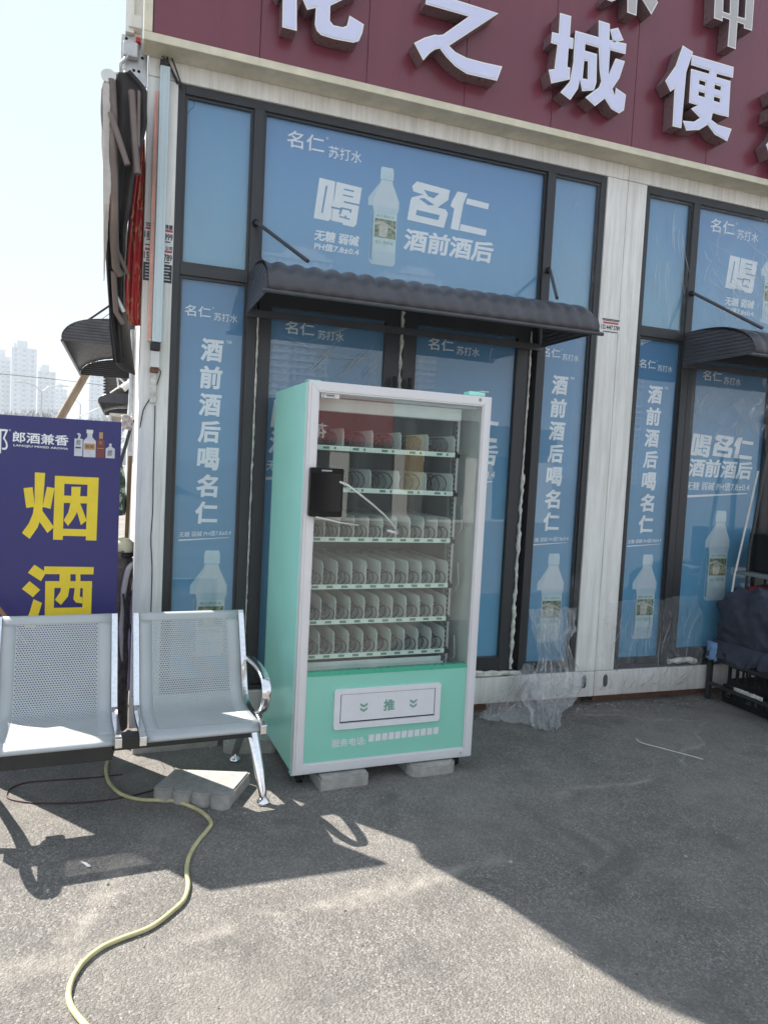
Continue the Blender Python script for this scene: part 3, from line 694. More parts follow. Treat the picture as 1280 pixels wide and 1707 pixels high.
# ------------------------------------------------------------------ door awnings
AD, AZ0, AH = .60, 2.362, .216
def prof(t):
    """t 0..1 from the wall top over the crest to the front lip"""
    a = PI/2*t; return -AD*math.sin(a)**1.05, AZ0+AH*math.cos(a)**.8*(1 if t < 1 else 0)
def awning(loc, rz, label, length=1.86, rods=(.24, 1.70), depth=AD):
    T = Thing('door_awning', label, 'awning', loc, rz, 'charcoal door awnings')
    def pr(t): y, z = prof(min(max(t, 0), .9999)); return y*depth/AD, z-AZ0
    m = MB(); nu = int(length/.092)*8
    def fn(u, v):
        y, z = pr(v); x = u*length
        ph = x/.092 + v*1.15
        b = abs(math.sin(PI*ph)); d = .019*b*math.sin(PI*v)**.3 if 0 < v < 1 else 0
        # push out along the profile normal
        y2, z2 = pr(min(v+.02, 1)); y1, z1 = pr(max(v-.02, 0)); ty, tz = y2-y1, z2-z1; L = math.hypot(ty, tz) or 1
        return (x, y+tz/L*d, z-ty/L*d)
    m.grid(fn, nu, 16, flip=False); solid(m.build('cover', MT['awning'], T.o), .003, -1)
    for sx in (0, length):
        m = MB(); n = 9; sgn = -1 if sx == 0 else 1
        zs = [AH*k/(n*4) for k in range(n*4+1)]
        def ymin(z):
            lo, hi = 0, 1
            for _ in range(24):
                md = (lo+hi)/2
                if pr(md)[1] > z: lo = md
                else: hi = md
            return pr(lo)[0]
        def fe(u, v):
            z = v*AH*.985; return (sx+sgn*.006*abs(math.sin(PI*n*v)), ymin(z)*u, z)
        m.grid(fe, 6, n*6, smooth=False); solid(m.build('end_panel', MT['awning'], T.o), .003, 0)
    m = MB(); m.tube([(-.03, -depth, -.004), (length+.03, -depth, -.004)], .011, 8); m.build('front_lip', MT['awning'], T.o)
    m = MB(); m.box(-.01, length+.01, -.012, -.002, -.02, .02); m.build('wall_rail', MT['awning'], T.o)
    for rx in rods:
        s_ = -1 if rx < length/2 else 1
        wx = rx+.20*s_
        m = MB(); m.tube([(wx, -.012, .49), (rx, -.43*depth/AD, .205)], .0105, 8); r_ = m.build('support_rod', MT['awning'], T.o)
        m = MB(); m.lathe([(.02, 0), (.02, .012), (.008, .016)], (wx, -.0, .49), 12, axis='y'); m.build('rod_bracket', MT['plasticblk'], r_)
    return T
awning((.556, -.004, AZ0), 0, 'charcoal ribbed awning over the shop door behind the vending machine', rods=(.225, 1.685))
awning((3.556, -.004, AZ0), 0, 'charcoal ribbed awning over the second shop door at the photo edge', rods=(.225, 1.685))
awning((-.012, 4.95, 2.43), -PI/2+PI, 'charcoal awning on the side wall, nearer of two behind the post', 2.6, (.3, 2.2), .55) if False else None
for y0, L_, z_, lb in ((2.35, 2.65, 2.44, 'nearer charcoal awning jutting from the side wall left of the white post'), (11.3, 5.0, 2.56, 'farther small charcoal awning jutting out above the dark blue board')):
    # side-wall awnings project towards -x: local -y must point to world -x, so turn by -90 degrees
    awning((-.004, y0+L_, z_), -PI/2, lb, L_, (.25, L_-.25), .55)
#PART3
# ------------------------------------------------------------------ vending machine
VW, VH, VD = .956, 1.862, .679
VM = Thing('vending_machine', 'mint green vending machine with a glass front and empty coil shelves', 'vending machine', (.7274, -.8072, .0695), .03414)
def vp(name, m, mat, parent=None, label=None, **k): return VM.part(name, m, mat, parent, label, **k)
G_ = MT['mint']
m = MB(); m.box(0, .022, .045, VD, 0, VH, bev=.004); vp('side_panel', m, G_)
m = MB(); m.box(VW-.022, VW, .045, VD, 0, VH, bev=.004); vp('side_panel', m, G_)
m = MB(); m.box(.022, VW-.022, VD-.02, VD-.001, .002, VH-.002); vp('back_panel', m, G_)
m = MB(); m.box(.022, VW-.022, .045, VD-.021, VH-.022, VH-.001); vp('top_panel', m, G_)
m = MB(); m.box(.022, VW-.022, .045, VD-.021, .001, .03); vp('base_panel', m, G_)
# inner lining
m = MB(); m.box(.0225, .034, .05, VD-.022, .45, 1.838); vp('liner', m, MT['liner'])
m = MB(); m.box(VW-.034, VW-.0225, .05, VD-.022, .45, 1.838); vp('liner', m, MT['liner'])
m = MB(); m.box(.0345, VW-.0345, VD-.035, VD-.022, .45, 1.838); vp('liner', m, MT['linerdark'])
m = MB(); m.box(.0345, VW-.0345, .05, VD-.036, 1.800, 1.838); vp('light_diffuser', m, MT['letterdim'])
m = MB(); m.box(.0345, .835, .085, .13, 1.735, 1.798, bev=.004); vp('upper_baffle', m, MT['liner'])
m = MB(); m.box(.0345, VW-.0345, .05, VD-.036, .445, .452); vp('floor_liner', m, MT['linerdark'])
m = MB(); m.box(.838, .846, .20, VD-.04, .455, 1.798); vp('partition', m, MT['linerdark'])
m = MB(); m.box(.826, .838, .10, .125, .455, 1.74); vp('slotted_rail', m, MT['galv'])
m = MB()
for k in range(50): m.box(.8245, .8258, .106, .118, .47+k*.025, .482+k*.025)
vp('rail_slots', m, MT['dark'])
# door: mitred aluminium frame
def frame(x0, x1, z0, z1, w_, y0, y1):
    m = MB(); q = [((x0, z0), (x1, z0), (x1-w_, z0+w_), (x0+w_, z0+w_)), ((x1, z0), (x1, z1), (x1-w_, z1-w_), (x1-w_, z0+w_)),
                   ((x1, z1), (x0, z1), (x0+w_, z1-w_), (x1-w_, z1-w_)), ((x0, z1), (x0, z0), (x0+w_, z0+w_), (x0+w_, z1-w_))]
    for k, p in enumerate(q):
        cx = sum(a for a, b in p)/4; cz = sum(b for a, b in p)/4
        p = [(cx+(a-cx)*.9994, cz+(b-cz)*.9994) for a, b in p]; m.prism(p, 'y', y0, y1)
    return m
dr = vp('door_frame', frame(0, VW, 0, VH, .05, 0, .040), MT['alu'])
m = frame(.012, VW-.012, .012, VH-.012, .030, -.005, -.0005); vp('frame_ridge', m, MT['alu'], parent=dr)
m = MB(); m.box(.0505, VW-.0505, .012, .018, .492, VH-.0505); vp('glass_front', m, MT['mglass'])
m = MB(); m.box(.0505, VW-.0505, .006, .040, .0505, .470); low = vp('lower_panel', m, MT['mintpanel'])
m = MB(); m.box(.0505, VW-.0505, .004, .040, .4705, .4915); vp('deep_green_strip', m, MT['mintdark'])
# push flap
def rrect(x0, x1, z0, z1, r_, n=5):
    pts = []
    for cx, cz, a0 in ((x1-r_, z0+r_, -90), (x1-r_, z1-r_, 0), (x0+r_, z1-r_, 90), (x0+r_, z0+r_, 180)):
        for k in range(n+1):
            a = R(a0+90*k/n); pts.append((cx+r_*math.cos(a), cz+r_*math.sin(a)))
    return pts
def ring(x0, x1, z0, z1, r_, hx0, hx1, hz0, hz1, y0, y1):
    o = rrect(x0, x1, z0, z1, r_); h = [(hx0, hz0), (hx0, hz1), (hx1, hz1), (hx1, hz0)]
    m = MB(); fl, tr = tri([o, h]); m.add([(x, y0, z) for x, z in fl], tr)
    for L in (o, h):
        n = len(L); m.add([(x, y0, z) for x, z in L]+[(x, y1, z) for x, z in L], [(i, n+i, n+(i+1) % n, (i+1) % n) for i in range(n)])
    return m
fl_ = vp('flap_surround', ring(.192, .758, .204, .402, .014, .222, .729, .233, .377, -.006, .0055), MT['flap'])
m = MB(); m.box(.2225, .7285, .0045, .0058, .2335, .3765); vp('flap_gap', m, MT['ink'], parent=fl_)
m = MB(); m.box(.227, .7255, -.003, .004, .241, .374, bev=.002); vp('push_flap', m, MT['flap'], parent=fl_)
m = MB(); put_text(m, '推', .477, .307, .058, .058, -.003, .04)
for cx in (.344, .609):
    for dz in (0.009, -.013):
        z = .307+dz; m.add([(cx-.019, -.0038, z+.012), (cx, -.0038, z), (cx+.019, -.0038, z+.012), (cx+.019, -.0038, z), (cx, -.0038, z-.012), (cx-.019, -.0038, z)], [(5, 4, 1, 0), (4, 3, 2, 1)])
vp('push_marks', m, MT['chevron'], parent=fl_)
m = MB(); put_text(m, '服务电话:', .278, .134, .176, .040, .006, .018)
for k in range(11):
    x = .380+k*.0352; m.add([(x, .0048, .126+.0006*k), (x+.028, .0048, .1263+.0006*k), (x+.030, .0048, .162+.0006*k), (x+.002, .0048, .1617+.0006*k)], [(0, 1, 2, 3)])
vp('service_phone_print', m, MT['flap'], parent=low)
# logo label on the glass
m = MB(); quad_print(m, .062, .150, 1.790, 1.811, .0112, 0); vs = []
for k in range(16):
    a = 2*PI*k/16; vs += [(.075+.0075*math.cos(a), .0106, 1.8005+.0075*math.sin(a)), (.075+.0045*math.cos(a), .0106, 1.8005+.0045*math.sin(a))]
m.add(vs, [(2*k, 2*((k+1) % 16), 2*((k+1) % 16)+1, 2*k+1) for k in range(13)], 1)
quad_print(m, .086, .125, 1.7985, 1.8055, .0106, 2); quad_print(m, .088, .13, 1.7945, 1.7965, .0106, 2)
vp('logo_label', m, [MT['flap'], MT['tag'], MT['linerdark']])
# lock, hinge covers, feet
m = MB(); m.lathe([(.009, 0), (.009, .006), (.004, .007)], (.888, -.005, 1.843), 14, axis='y'); m.lathe([(.003, .006), (.003, .009)], (.888, -.005, 1.843), 8, mi=1, axis='y'); vp('lock', m, [MT['chrome'], MT['dark']])
m = MB(); m.lathe([(.007, 0), (.007, .006)], (.892, -.005, .022), 12, axis='y'); vp('bolt', m, MT['chrome'])
m = MB(); m.box(.832, .925, .01, .075, VH+.001, VH+.024, bev=.006); vp('hinge_cover', m, G_)
m = MB(); m.box(.895, .94, .005, .04, VH+.0245, VH+.028); vp('hinge_plate', m, MT['alu'])
m = MB(); m.box(-.004, .06, .02, .07, VH+.001, VH+.006, bev=.002); vp('hinge_cover', m, G_)
m = MB(); m.box(-.004, .09, .01, .06, -.006, -.001); vp('corner_plate', m, G_)
m = MB(); m.box(.84, .955, .01, .06, -.006, -.001); vp('corner_plate', m, G_)
for fx, fy in ((.055, .07), (.90, .07), (.055, .60), (.90, .60)):
    m = MB(); m.lathe([(.008, 0), (.008, .025), (.022, .026), (.022, .045)], (fx, fy, -.0455), 14); m.v = [(x, y, -.001-(z+.0455)) for x, y, z in m.v]
    m.tube([(fx-.012, fy, -.047), (fx+.012, fy, -.047)], .022, 14); vp('caster', m, MT['plasticblk'], fix=True)
# screen
m = MB(); m.prism(rrect(.014, .176, 1.236, 1.464, .010), 'y', -.030, -.0055); tb = vp('touch_screen', m, MT['plasticblk'])
m = MB(); quad_print(m, .022, .168, 1.262, 1.440, -.0306); vp('display', m, MT['screen'], parent=tb)
m = MB()
for k in range(6): quad_print(m, .068+k*.0085, .075+k*.0085, 1.448, 1.4545, -.0308)
vp('brand_marks', m, MT['galv'], parent=tb)
# shelves: (z of the strip's middle, lanes, coil radius, turns, divider height)
def coil_mesh(r_, turns, length, wob):
    m = MB(); pts = []; n = int(turns*14)
    for k in range(n+1):
        a = 2*PI*k/14+wob; pts.append((r_*math.cos(a), length*k/n, r_+r_*math.sin(a)))
    pts = [(r_*math.cos(2*PI*k/14+wob), .001, r_+r_*math.sin(2*PI*k/14+wob)) for k in range(14)] + pts
    m.tube(pts, .0029, 5, cap=False); return m
def divider_mesh(h, L):
    pts = [(0, 0), (L, 0), (L, h)]
    for k in range(6):
        a = R(90+90*k/5); pts.append((.028+.028*math.cos(a), h-.028+.028*math.sin(a)))
    m = MB(); m.prism(pts, 'x', -.0012, .0012); return m
SX0, SX1 = .060, .812
protos = {}
for si, (z, lanes, cr, turns, dh) in enumerate(((1.561, 5, .042, 15, .100), (1.362, 5, .046, 4.5, .105), (1.119, 10, .0335, 5.6, .118), (.886, 10, .0335, 5.6, .125), (.712, 10, .0335, 5.6, .120), (.542, 10, .0335, 5.6, .120))):
    m = MB(); m.box(SX0, SX1, .095, .60, z-.006, z-.002); m.box(SX0, SX1, .0925, .0945, z-.012, z+.008)
    sh = vp('shelf', m, MT['liner'])
    m = MB(); m.box(SX0, SX1, .0895, .0922, z-.0115, z+.0115); st = vp('price_strip', m, MT['strip'], parent=sh)
    m = MB(); pit = (SX1-SX0)/lanes; rnd = random.Random(si)
    for k in range(lanes):
        x = SX0+pit*(k+.5)
        quad_print(m, x-.030 if lanes == 5 else x-.018, x+.002 if lanes == 5 else x+.014, z-.006, z+.006, .0888)
        if lanes == 5: quad_print(m, x+.025, x+.036, z-.006, z+.006, .0888)
    vp('price_tags', m, MT['tag'], parent=sh)
    m = MB(); m.box(SX1+.002, SX1+.026, .085, .13, z-.014, z+.006); m.box(SX1+.006, SX1+.014, .085, .13, z+.006, z+.018); vp('shelf_clip', m, MT['plasticblk'], parent=sh)
    kc, kd = ('c', cr, turns), ('d', dh)
    for k in range(lanes):
        x = SX0+pit*(k+.5)
        if kc not in protos:
            o = vp('coil', coil_mesh(cr, turns, .44, 1.0), MT['wire'], parent=sh); protos[kc] = o; o.location = (x, .11, z+.001)
        else: like(protos[kc], sh, (x, .11+rnd.uniform(0, .012), z+.001), (0, 0, 0))
        if k == lanes-1 and False: continue
        xd = SX0+pit*(k+1)-.002
        if kd not in protos:
            o = vp('divider', divider_mesh(dh, .48), MT['divider'], parent=sh); protos[kd] = o; o.location = (xd, .096, z-.0015)
        else: like(protos[kd], sh, (xd, .096, z-.0015))
    if lanes == 10:
        m = MB(); m.box(SX0, SX1, .585, .60, z+.11, z+.125); vp('motor_cover', m, MT['linerdark'], parent=sh)
m = MB(); m.box(.06, .80, .07, .30, .452, .458); m.box(.06, .80, .07, .076, .458, .492); m.box(.06, .80, .10, .106, .470, .512); vp('delivery_tray', m, MT['liner'])
m = MB(); m.box(.86, .905, .30, .62, .46, 1.6, bev=.01); vp('inner_column', m, MT['liner'])
for z in (.62, 1.0, 1.3): m = MB(); m.tube([(.87, .10, z), (.89, .12, z-.12), (.87, .2, z-.2), (.90, .28, z-.1)], .004, 6); vp('inner_cable', m, MT['letterdim'])

# strips of packing tape on the machine front
tp = Thing('packing_strip', 'loose white plastic packing strip hanging across the machine glass', 'packing strip', (.95, -.84, 1.2))
def flat_strip(m, pts, wd, up=(0, 0, 1), tw=0):
    n = len(pts); vs = []
    for i, p in enumerate(pts):
        p = Vector(p); t = (Vector(pts[min(i+1, n-1)])-Vector(pts[max(i-1, 0)])).normalized()
        a = tw*i/(n-1); u = Vector((0, -1, 0)).cross(t).normalized(); u = u*math.cos(a)+Vector((0, -1, 0))*math.sin(a)*1
        vs += [p+u*wd/2, p-u*wd/2]
    m.add(vs, [(2*i, 2*i+1, 2*i+3, 2*i+2) for i in range(n-1)], 0, True)
Y = -.835
q = [at(x, y, 1, Y-.012*math.sin(i*1.1)) for i, (x, y) in enumerate(((566, 803), (580, 809), (600, 824), (622, 842), (640, 858), (654, 874), (664, 889)))]
m = MB(); flat_strip(m, q, .010, tw=1.2); solid(tp.part('strip', m, MT['whiteplastic']), .001)
q = [at(x, y, 1, Y) for x, y in ((664, 889), (655, 887), (645, 884))]
m = MB(); flat_strip(m, q, .012, tw=.5); solid(tp.part('strip', m, MT['whiteplastic']), .001)
q = [at(x, y, 1, Y) for x, y in ((526, 862), (545, 866), (565, 871), (598, 876))]
m = MB(); flat_strip(m, q, .009, tw=.6); solid(tp.part('strip', m, MT['whiteplastic']), .001)

# blocks under the machine, loose blocks
def block(name, label, outline, h, z0=0.001, group=None, bev=.006, mat='concrete'):
    bm = bmesh.new(); vs = [bm.verts.new((x, y, z0)) for x, y in outline]; f = bm.faces.new(vs)
    if f.normal.z == 0: bm.normal_update()
    r_ = bmesh.ops.extrude_face_region(bm, geom=[f]); bmesh.ops.translate(bm, verts=[v for v in r_['geom'] if isinstance(v, bmesh.types.BMVert)], vec=(0, 0, h))
    bmesh.ops.recalc_face_normals(bm, faces=bm.faces)
    te = [e for e in bm.edges if all(v.co.z > z0+h*.9 for v in e.verts)]
    bmesh.ops.bevel(bm, geom=te, offset=bev, segments=2, affect='EDGES'); bmesh.ops.triangulate(bm, faces=[f for f in bm.faces if len(f.verts) > 4])
    for v in bm.verts: v.co += Vector((noise.noise(v.co*40), noise.noise(v.co*40+Vector((9, 0, 0))), 0))*.003
    m = MB(); m.bm(bm); bm.free(); cx = sum(x for x, y in outline)/len(outline); cy = sum(y for x, y in outline)/len(outline)
    o = m.build(name, MT[mat], None, (cx, cy, 0)); o.location = (cx, cy, 0); return tag(o, label, 'paving block', group)
def rounded(cx, cy, L, W_, a, r_=.03, corners=(1, 1, 1, 1)):
    pts = []
    for (sx, sy, a0, on) in ((1, -1, -90, corners[0]), (1, 1, 0, corners[1]), (-1, 1, 90, corners[2]), (-1, -1, 180, corners[3])):
        rr = r_ if on else .005
        for k in range(5):
            t = R(a0+22.5*k); pts.append((sx*(L/2-rr)+rr*math.cos(t), sy*(W_/2-rr)+rr*math.sin(t)))
    c, s_ = math.cos(a), math.sin(a); return [(cx+x*c-y*s_, cy+x*s_+y*c) for x, y in pts]
block('paving_block', 'grey paving block under the front left corner of the vending machine', rounded(.975, -.765, .255, .17, .07, .03, (1, 1, 0, 0)), .060, bev=.009)
block('paving_block', 'grey rounded paving block under the front right corner of the vending machine', rounded(1.46, -.735, .265, .16, .05, .055, (1, 1, 0, 1)), .060, bev=.012)
block('paving_block', 'half hidden paving block further back under the vending machine', rounded(1.36, -.50, .20, .16, .1, .05), .060, bev=.012)
block('paving_block', 'pale paving slab poking out behind the machine left side', rounded(.63, -.24, .30, .20, -.15, .05), .066, bev=.012)
block('paving_block', 'long grey kerb slab lying behind the metal bench', rounded(.235, -.14, .44, .14, .05, .008), .045)
# scalloped block
sc = []
p0, p1, p2, p3 = (.104, -.757), (.205, -.59), (.545, -.70), (.415, -.935)
nb = 4
for k in range(nb):
    for j in range(7):
        t = (k+j/6)/nb; bx = p0[0]+(p3[0]-p0[0])*t; by = p0[1]+(p3[1]-p0[1])*t
        b = .022*math.sin(PI*j/6)**.6; dx, dy = p3[0]-p0[0], p3[1]-p0[1]; L = math.hypot(dx, dy)
        if j == 6 and k < nb-1: continue
        sc.append((bx+dy/L*b, by-dx/L*b))
sc += [p2, p1]
o = block('paving_block', 'pale scalloped concrete block lying on the asphalt before the bench', sc, .062, bev=.007)
o.rotation_euler = (0, 0, 0)

# ------------------------------------------------------------------ bench
BN = Thing('waiting_bench', 'two seater perforated silver steel waiting bench with chrome arms', 'bench', (0, -.75, 0), .055)
PR = [(.275, .795), (.262, .80), (.25, .79), (.225, .74), (.165, .615), (.115, .50), (.092, .45), (.062, .415), (.02, .398), (-.04, .392), (-.14, .396), (-.22, .402), (-.275, .400), (-.296, .394), (-.303, .386), (-.302, .376)]
def smooth_profile(P_, n):
    pts = [Vector((0, y, z)) for y, z in P_]; out = []
    for i in range(len(pts)-1):
        a, b, c, d = pts[max(i-1, 0)], pts[i], pts[i+1], pts[min(i+2, len(pts)-1)]
        k = max(1, int((c-b).length/.012))
        for j in range(k):
            t = j/k; out.append(.5*((2*b)+(c-a)*t+(2*a-5*b+4*c-d)*t*t+(3*b-3*c+d-a)*t**3))
    out.append(pts[-1])
    L = [0]
    for a, b in zip(out[:-1], out[1:]): L.append(L[-1]+(b-a).length)
    def f(s):
        s = min(max(s, 0), L[-1])
        for i in range(len(L)-1):
            if s <= L[i+1]: t = (s-L[i])/max(1e-9, L[i+1]-L[i]); q = out[i].lerp(out[i+1], t); return (q.y, q.z)
        return (out[-1].y, out[-1].z)
    return f, L[-1]
pf, PL = smooth_profile(PR, 0)
def perforated(x0, x1):
    """sheet with real holes: square cells, every hole cell a ring of eight quads"""
    m = MB(); wd = x1-x0; cs = .0108; r_ = .0031
    hx0, hx1 = x0+.060, x1-.060; s0, s1 = .060, PL-.085
    nx = int((hx1-hx0)/cs); ns = int((s1-s0)/(cs*.92)); cw = (hx1-hx0)/nx; ch = (s1-s0)/ns
    def q(x, s):
        y, z = pf(s); return (x, y, z)
    # plain margins
    def margin(a, b, s_a, s_b, nu, nv): m.grid(lambda u, v: q(a+(b-a)*u, s_a+(s_b-s_a)*v), nu, nv)
    margin(x0, x1, 0, s0, 6, 6); margin(x0, x1, s1, PL, 6, 10)
    margin(x0, hx0, s0, s1, 2, ns//2); margin(hx1, x1, s0, s1, 2, ns//2)
    ring_ = [(math.cos(PI/8+k*PI/4), math.sin(PI/8+k*PI/4)) for k in range(8)]
    for j in range(ns):
        sa = s0+ch*j; off = .5*cw if j % 2 else 0; xs_ = [hx0] if off else []
        a = hx0
        if off:
            m.add([q(hx0, sa), q(hx0+off, sa), q(hx0+off, sa+ch), q(hx0, sa+ch)], [(0, 1, 2, 3)]); m.add([q(hx1-off, sa), q(hx1, sa), q(hx1, sa+ch), q(hx1-off, sa+ch)], [(0, 1, 2, 3)])
        for i in range(nx-(1 if off else 0)):
            a = hx0+off+cw*i; cx, cs_ = a+cw/2, sa+ch/2
            outer = []
            for (ux, uy) in ring_:
                k = max(abs(ux), abs(uy)); outer.append((cx+ux/k*cw/2, cs_+uy/k*ch/2))
            # octagon-to-square: use square corners and mid points
            sq = [(a+cw, cs_), (a+cw, sa+ch), (cx, sa+ch), (a, sa+ch), (a, cs_), (a, sa), (cx, sa), (a+cw, sa)]
            hl = [(cx+r_*math.cos(k*PI/4), cs_+r_*math.sin(k*PI/4)) for k in range(8)]
            m.add([q(*p) for p in sq]+[q(*p) for p in hl], [(k, (k+1) % 8, 8+(k+1) % 8, 8+k) for k in range(8)])
    return m
def rail(m, x, wd=.026, th=.013):
    n = 46; vs = []
    for i in range(n+1):
        s = PL*i/n; y, z = pf(s); y2, z2 = pf(min(s+.004, PL)); y1, z1 = pf(max(s-.004, 0)); ty, tz = y2-y1, z2-z1; L = math.hypot(ty, tz); ny, nz = -tz/L*-1, ty/L*-1
        for sx, k in ((-1, -.35), (1, -.35), (1, 1), (-1, 1)): vs.append((x+sx*wd/2, y-ny*th*k*-1*0+ny*th*(-k), z+nz*th*(-k)))
    fs = [(4*i+k, 4*i+(k+1) % 4, 4*i+4+(k+1) % 4, 4*i+4+k) for i in range(n) for k in range(4)]
    fs += [(3, 2, 1, 0), (4*n, 4*n+1, 4*n+2, 4*n+3)]; m.add(vs, fs); return m
for (a, b, nm) in ((-.565, -.058, 'l'), (.012, .535, 'r')):
    o = perforated(a+.024, b-.024).build('seat_panel', MT['steelseat'], BN.o); solid(o, .0016, 0)
    for x in (a+.0125, b-.0125):
        m = MB(); rail(m, x); o = m.build('side_rail', MT['chrome'], BN.o, fix=True)
        bv = o.modifiers.new('edge', 'BEVEL'); bv.width = .004; bv.segments = 2; bv.limit_method = 'ANGLE'; bv.angle_limit = R(50)
        y, z = pf(PL-.012); m = MB(); m.box(x-.0145, x+.0145, y-.010, y+.012, z-.022, z+.020, bev=.004); m.build('rail_end_cap', MT['chrome'], o)
m = MB(); m.box(-.62, -.085, -.165, -.075, .262, .352, bev=.004); bm_ = m.build('beam', MT['black_steel'], BN.o)
m = MB(); m.box(-.084, .505, -.150, -.085, .295, .352, bev=.004); m.build('beam', MT['black_steel'], BN.o)
for x in (-.50, -.12, .08, .46):
    m = MB(); m.box(x-.03, x+.03, -.20, .06, .356, .378); m.build('seat_bracket', MT['black_steel'], BN.o)
for x, sg in ((.515, 1), (-.585, -1)):
    m = MB(); m.tube([(x, -.04, .36), (x+.006*sg, -.06, .33), (x+.025*sg, -.12, .21), (x+.045*sg, -.185, .055), (x+.047*sg, -.195, .014)], [.032, .031, .026, .021, .016], 12, flat=.7); lg = m.build('leg', MT['chrome'], BN.o)
    m = MB(); m.lathe([(.011, .034), (.028, .015), (.031, .007), (.029, .001)], (x+.047*sg, -.195, 0), 16); m.build('foot', MT['chrome'], lg)
    m = MB(); m.tube([(x, -.04, .33), (x+.003*sg, .05, .27), (x+.012*sg, .20, .14), (x+.02*sg, .30, .05), (x+.02*sg, .31, .014)], [.027, .024, .020, .017, .013], 12, flat=.7); lg = m.build('leg', MT['chrome'], BN.o)
    m = MB(); m.lathe([(.011, .034), (.028, .015), (.031, .007), (.029, .001)], (x+.02*sg, .31, 0), 16); m.build('foot', MT['chrome'], lg)
    # arm: flattened bent bar, free at the rear
    xa = x+.012*sg+.02*sg
    ctrl = [(xa, .20, .565), (xa, .15, .585), (xa, .06, .592), (xa, -.06, .598), (xa, -.16, .590), (xa, -.225, .555), (xa, -.235, .50), (xa, -.20, .445), (xa, -.13, .405), (xa-.012*sg, -.06, .375)]
    pts = []
    for i in range(len(ctrl)-1):
        a, b, c, d = [Vector(ctrl[min(max(i+k, 0), len(ctrl)-1)]) for k in (-1, 0, 1, 2)]
        for j in range(4): t = j/4; pts.append(.5*((2*b)+(c-a)*t+(2*a-5*b+4*c-d)*t*t+(3*b-3*c+d-a)*t**3))
    pts.append(Vector(ctrl[-1]))
    m = MB(); n = len(pts); vs = []; wd, th = .021, .0085
    for i, p in enumerate(pts):
        t = (pts[min(i+1, n-1)]-pts[max(i-1, 0)]).normalized(); u = Vector((1, 0, 0)); v = u.cross(t).normalized()
        for k in range(12):
            an = 2*PI*k/12; ca, sa_ = math.cos(an), math.sin(an)
            vs.append(p+u*wd*math.copysign(abs(ca)**.6, ca)+v*th*math.copysign(abs(sa_)**.6, sa_))
    m.add(vs, [(12*i+k, 12*i+(k+1) % 12, 12*i+12+(k+1) % 12, 12*i+12+k) for i in range(n-1) for k in range(12)]+[tuple(range(12))[::-1], tuple(range(12*n-12, 12*n))], 0, True)
    m.build('armrest', MT['chrome'], BN.o, fix=True)

# ------------------------------------------------------------------ dark blue advertising board
AB = Thing('advertising_board', 'dark blue advertising board with two large yellow characters behind the bench', 'board', (-.36, -.36, 0))
BX0, BX1, BZ = -.735, -.079, 1.703
m = MB(); m.box(BX0, BX1, -.349, -.325, .056, BZ, bev=.002); AB.part('panel', m, MT['navyboard'])
for x in (BX0+.03, BX1-.03): m = MB(); m.bar((x, -.31, .056), (x, -.31, 1.2), .02, .02, up=(0, 1, 0)); AB.part('back_strut', m, MT['galv'])
m = MB(); m.box(BX0, BX1, -.38, -.29, .0523, .0555); AB.part('foot', m, MT['galv'])
YB = -.3492
m = MB(); lay = [0]
def bp(pts):
    lay[0] += 1; q = [tuple(at(x/4.492, 660+y/4.492, 1, YB).xz) for x, y in pts]; poly_print(m, q, YB-.0002-.00008*lay[0])
for p in ([(265, 572), (342, 577), (320, 868), (262, 864)], [(180, 690), (248, 683), (264, 830), (200, 838)], [(355, 680), (412, 690), (382, 845), (322, 830)],
          [(258, 825), (322, 830), (312, 905), (285, 985), (225, 1070), (168, 1025), (222, 950), (250, 880)], [(318, 855), (408, 982), (358, 1025), (288, 925), (300, 862)],
          [(415, 598), (487, 600), (473, 1077), (400, 1075)], [(415, 598), (742, 612), (740, 668), (415, 655)], [(660, 608), (742, 612), (724, 1082), (645, 1080)], [(410, 992), (722, 1000), (722, 1052), (410, 1045)],
          [(538, 680), (608, 680), (598, 800), (535, 800)], [(470, 745), (665, 752), (665, 805), (468, 800)], [(533, 790), (600, 790), (575, 880), (545, 930), (512, 972), (480, 930), (515, 870)], [(575, 850), (600, 795), (652, 932), (608, 966)],
          [(262, 1262), (350, 1320), (310, 1385), (212, 1322)], [(225, 1385), (305, 1450), (250, 1505), (168, 1443)], [(255, 1520), (318, 1548), (285, 1660), (255, 1740), (180, 1720), (225, 1620)],
          [(335, 1275), (705, 1280), (702, 1335), (332, 1332)], [(450, 1330), (530, 1330), (530, 1400), (448, 1400)], [(570, 1330), (605, 1330), (605, 1400), (570, 1400)],
          [(343, 1385), (412, 1387), (404, 1688), (338, 1688)], [(343, 1385), (692, 1385), (692, 1438), (343, 1435)], [(625, 1385), (692, 1385), (683, 1688), (617, 1688)],
          [(468, 1400), (530, 1400), (512, 1500), (460, 1562), (415, 1525), (455, 1465)], [(568, 1400), (608, 1400), (600, 1500), (620, 1505), (620, 1552), (572, 1545), (552, 1520)],
          [(405, 1585), (620, 1580), (620, 1635), (405, 1638)], [(405, 1650), (620, 1650), (620, 1652), (405, 1652)]): bp(p)
AB.part('yellow_characters', m, MT['yellow'])
m = MB(); put_text(m, '郎酒兼香', -.430, 1.602, .238, .050, YB, .02, rise=-.02); put_text(m, 'LANGJIU MIXED AROMA', -.428, 1.562, .232, .013, YB, .02, rise=-.02)
put_text(m, '郎', -.610, 1.585, .085, .12, YB, .0); put_text(m, '®', -.560, 1.633, .009, None, YB, 0)
AB.part('white_lettering', m, MT['letterwhite'])
m = MB(); y_ = YB-.0006
def bq(x0, x1, z0, z1, mi, l=0): quad_print(m, x0, x1, z0, z1, y_-.0004*l, mi)
bx = -.272
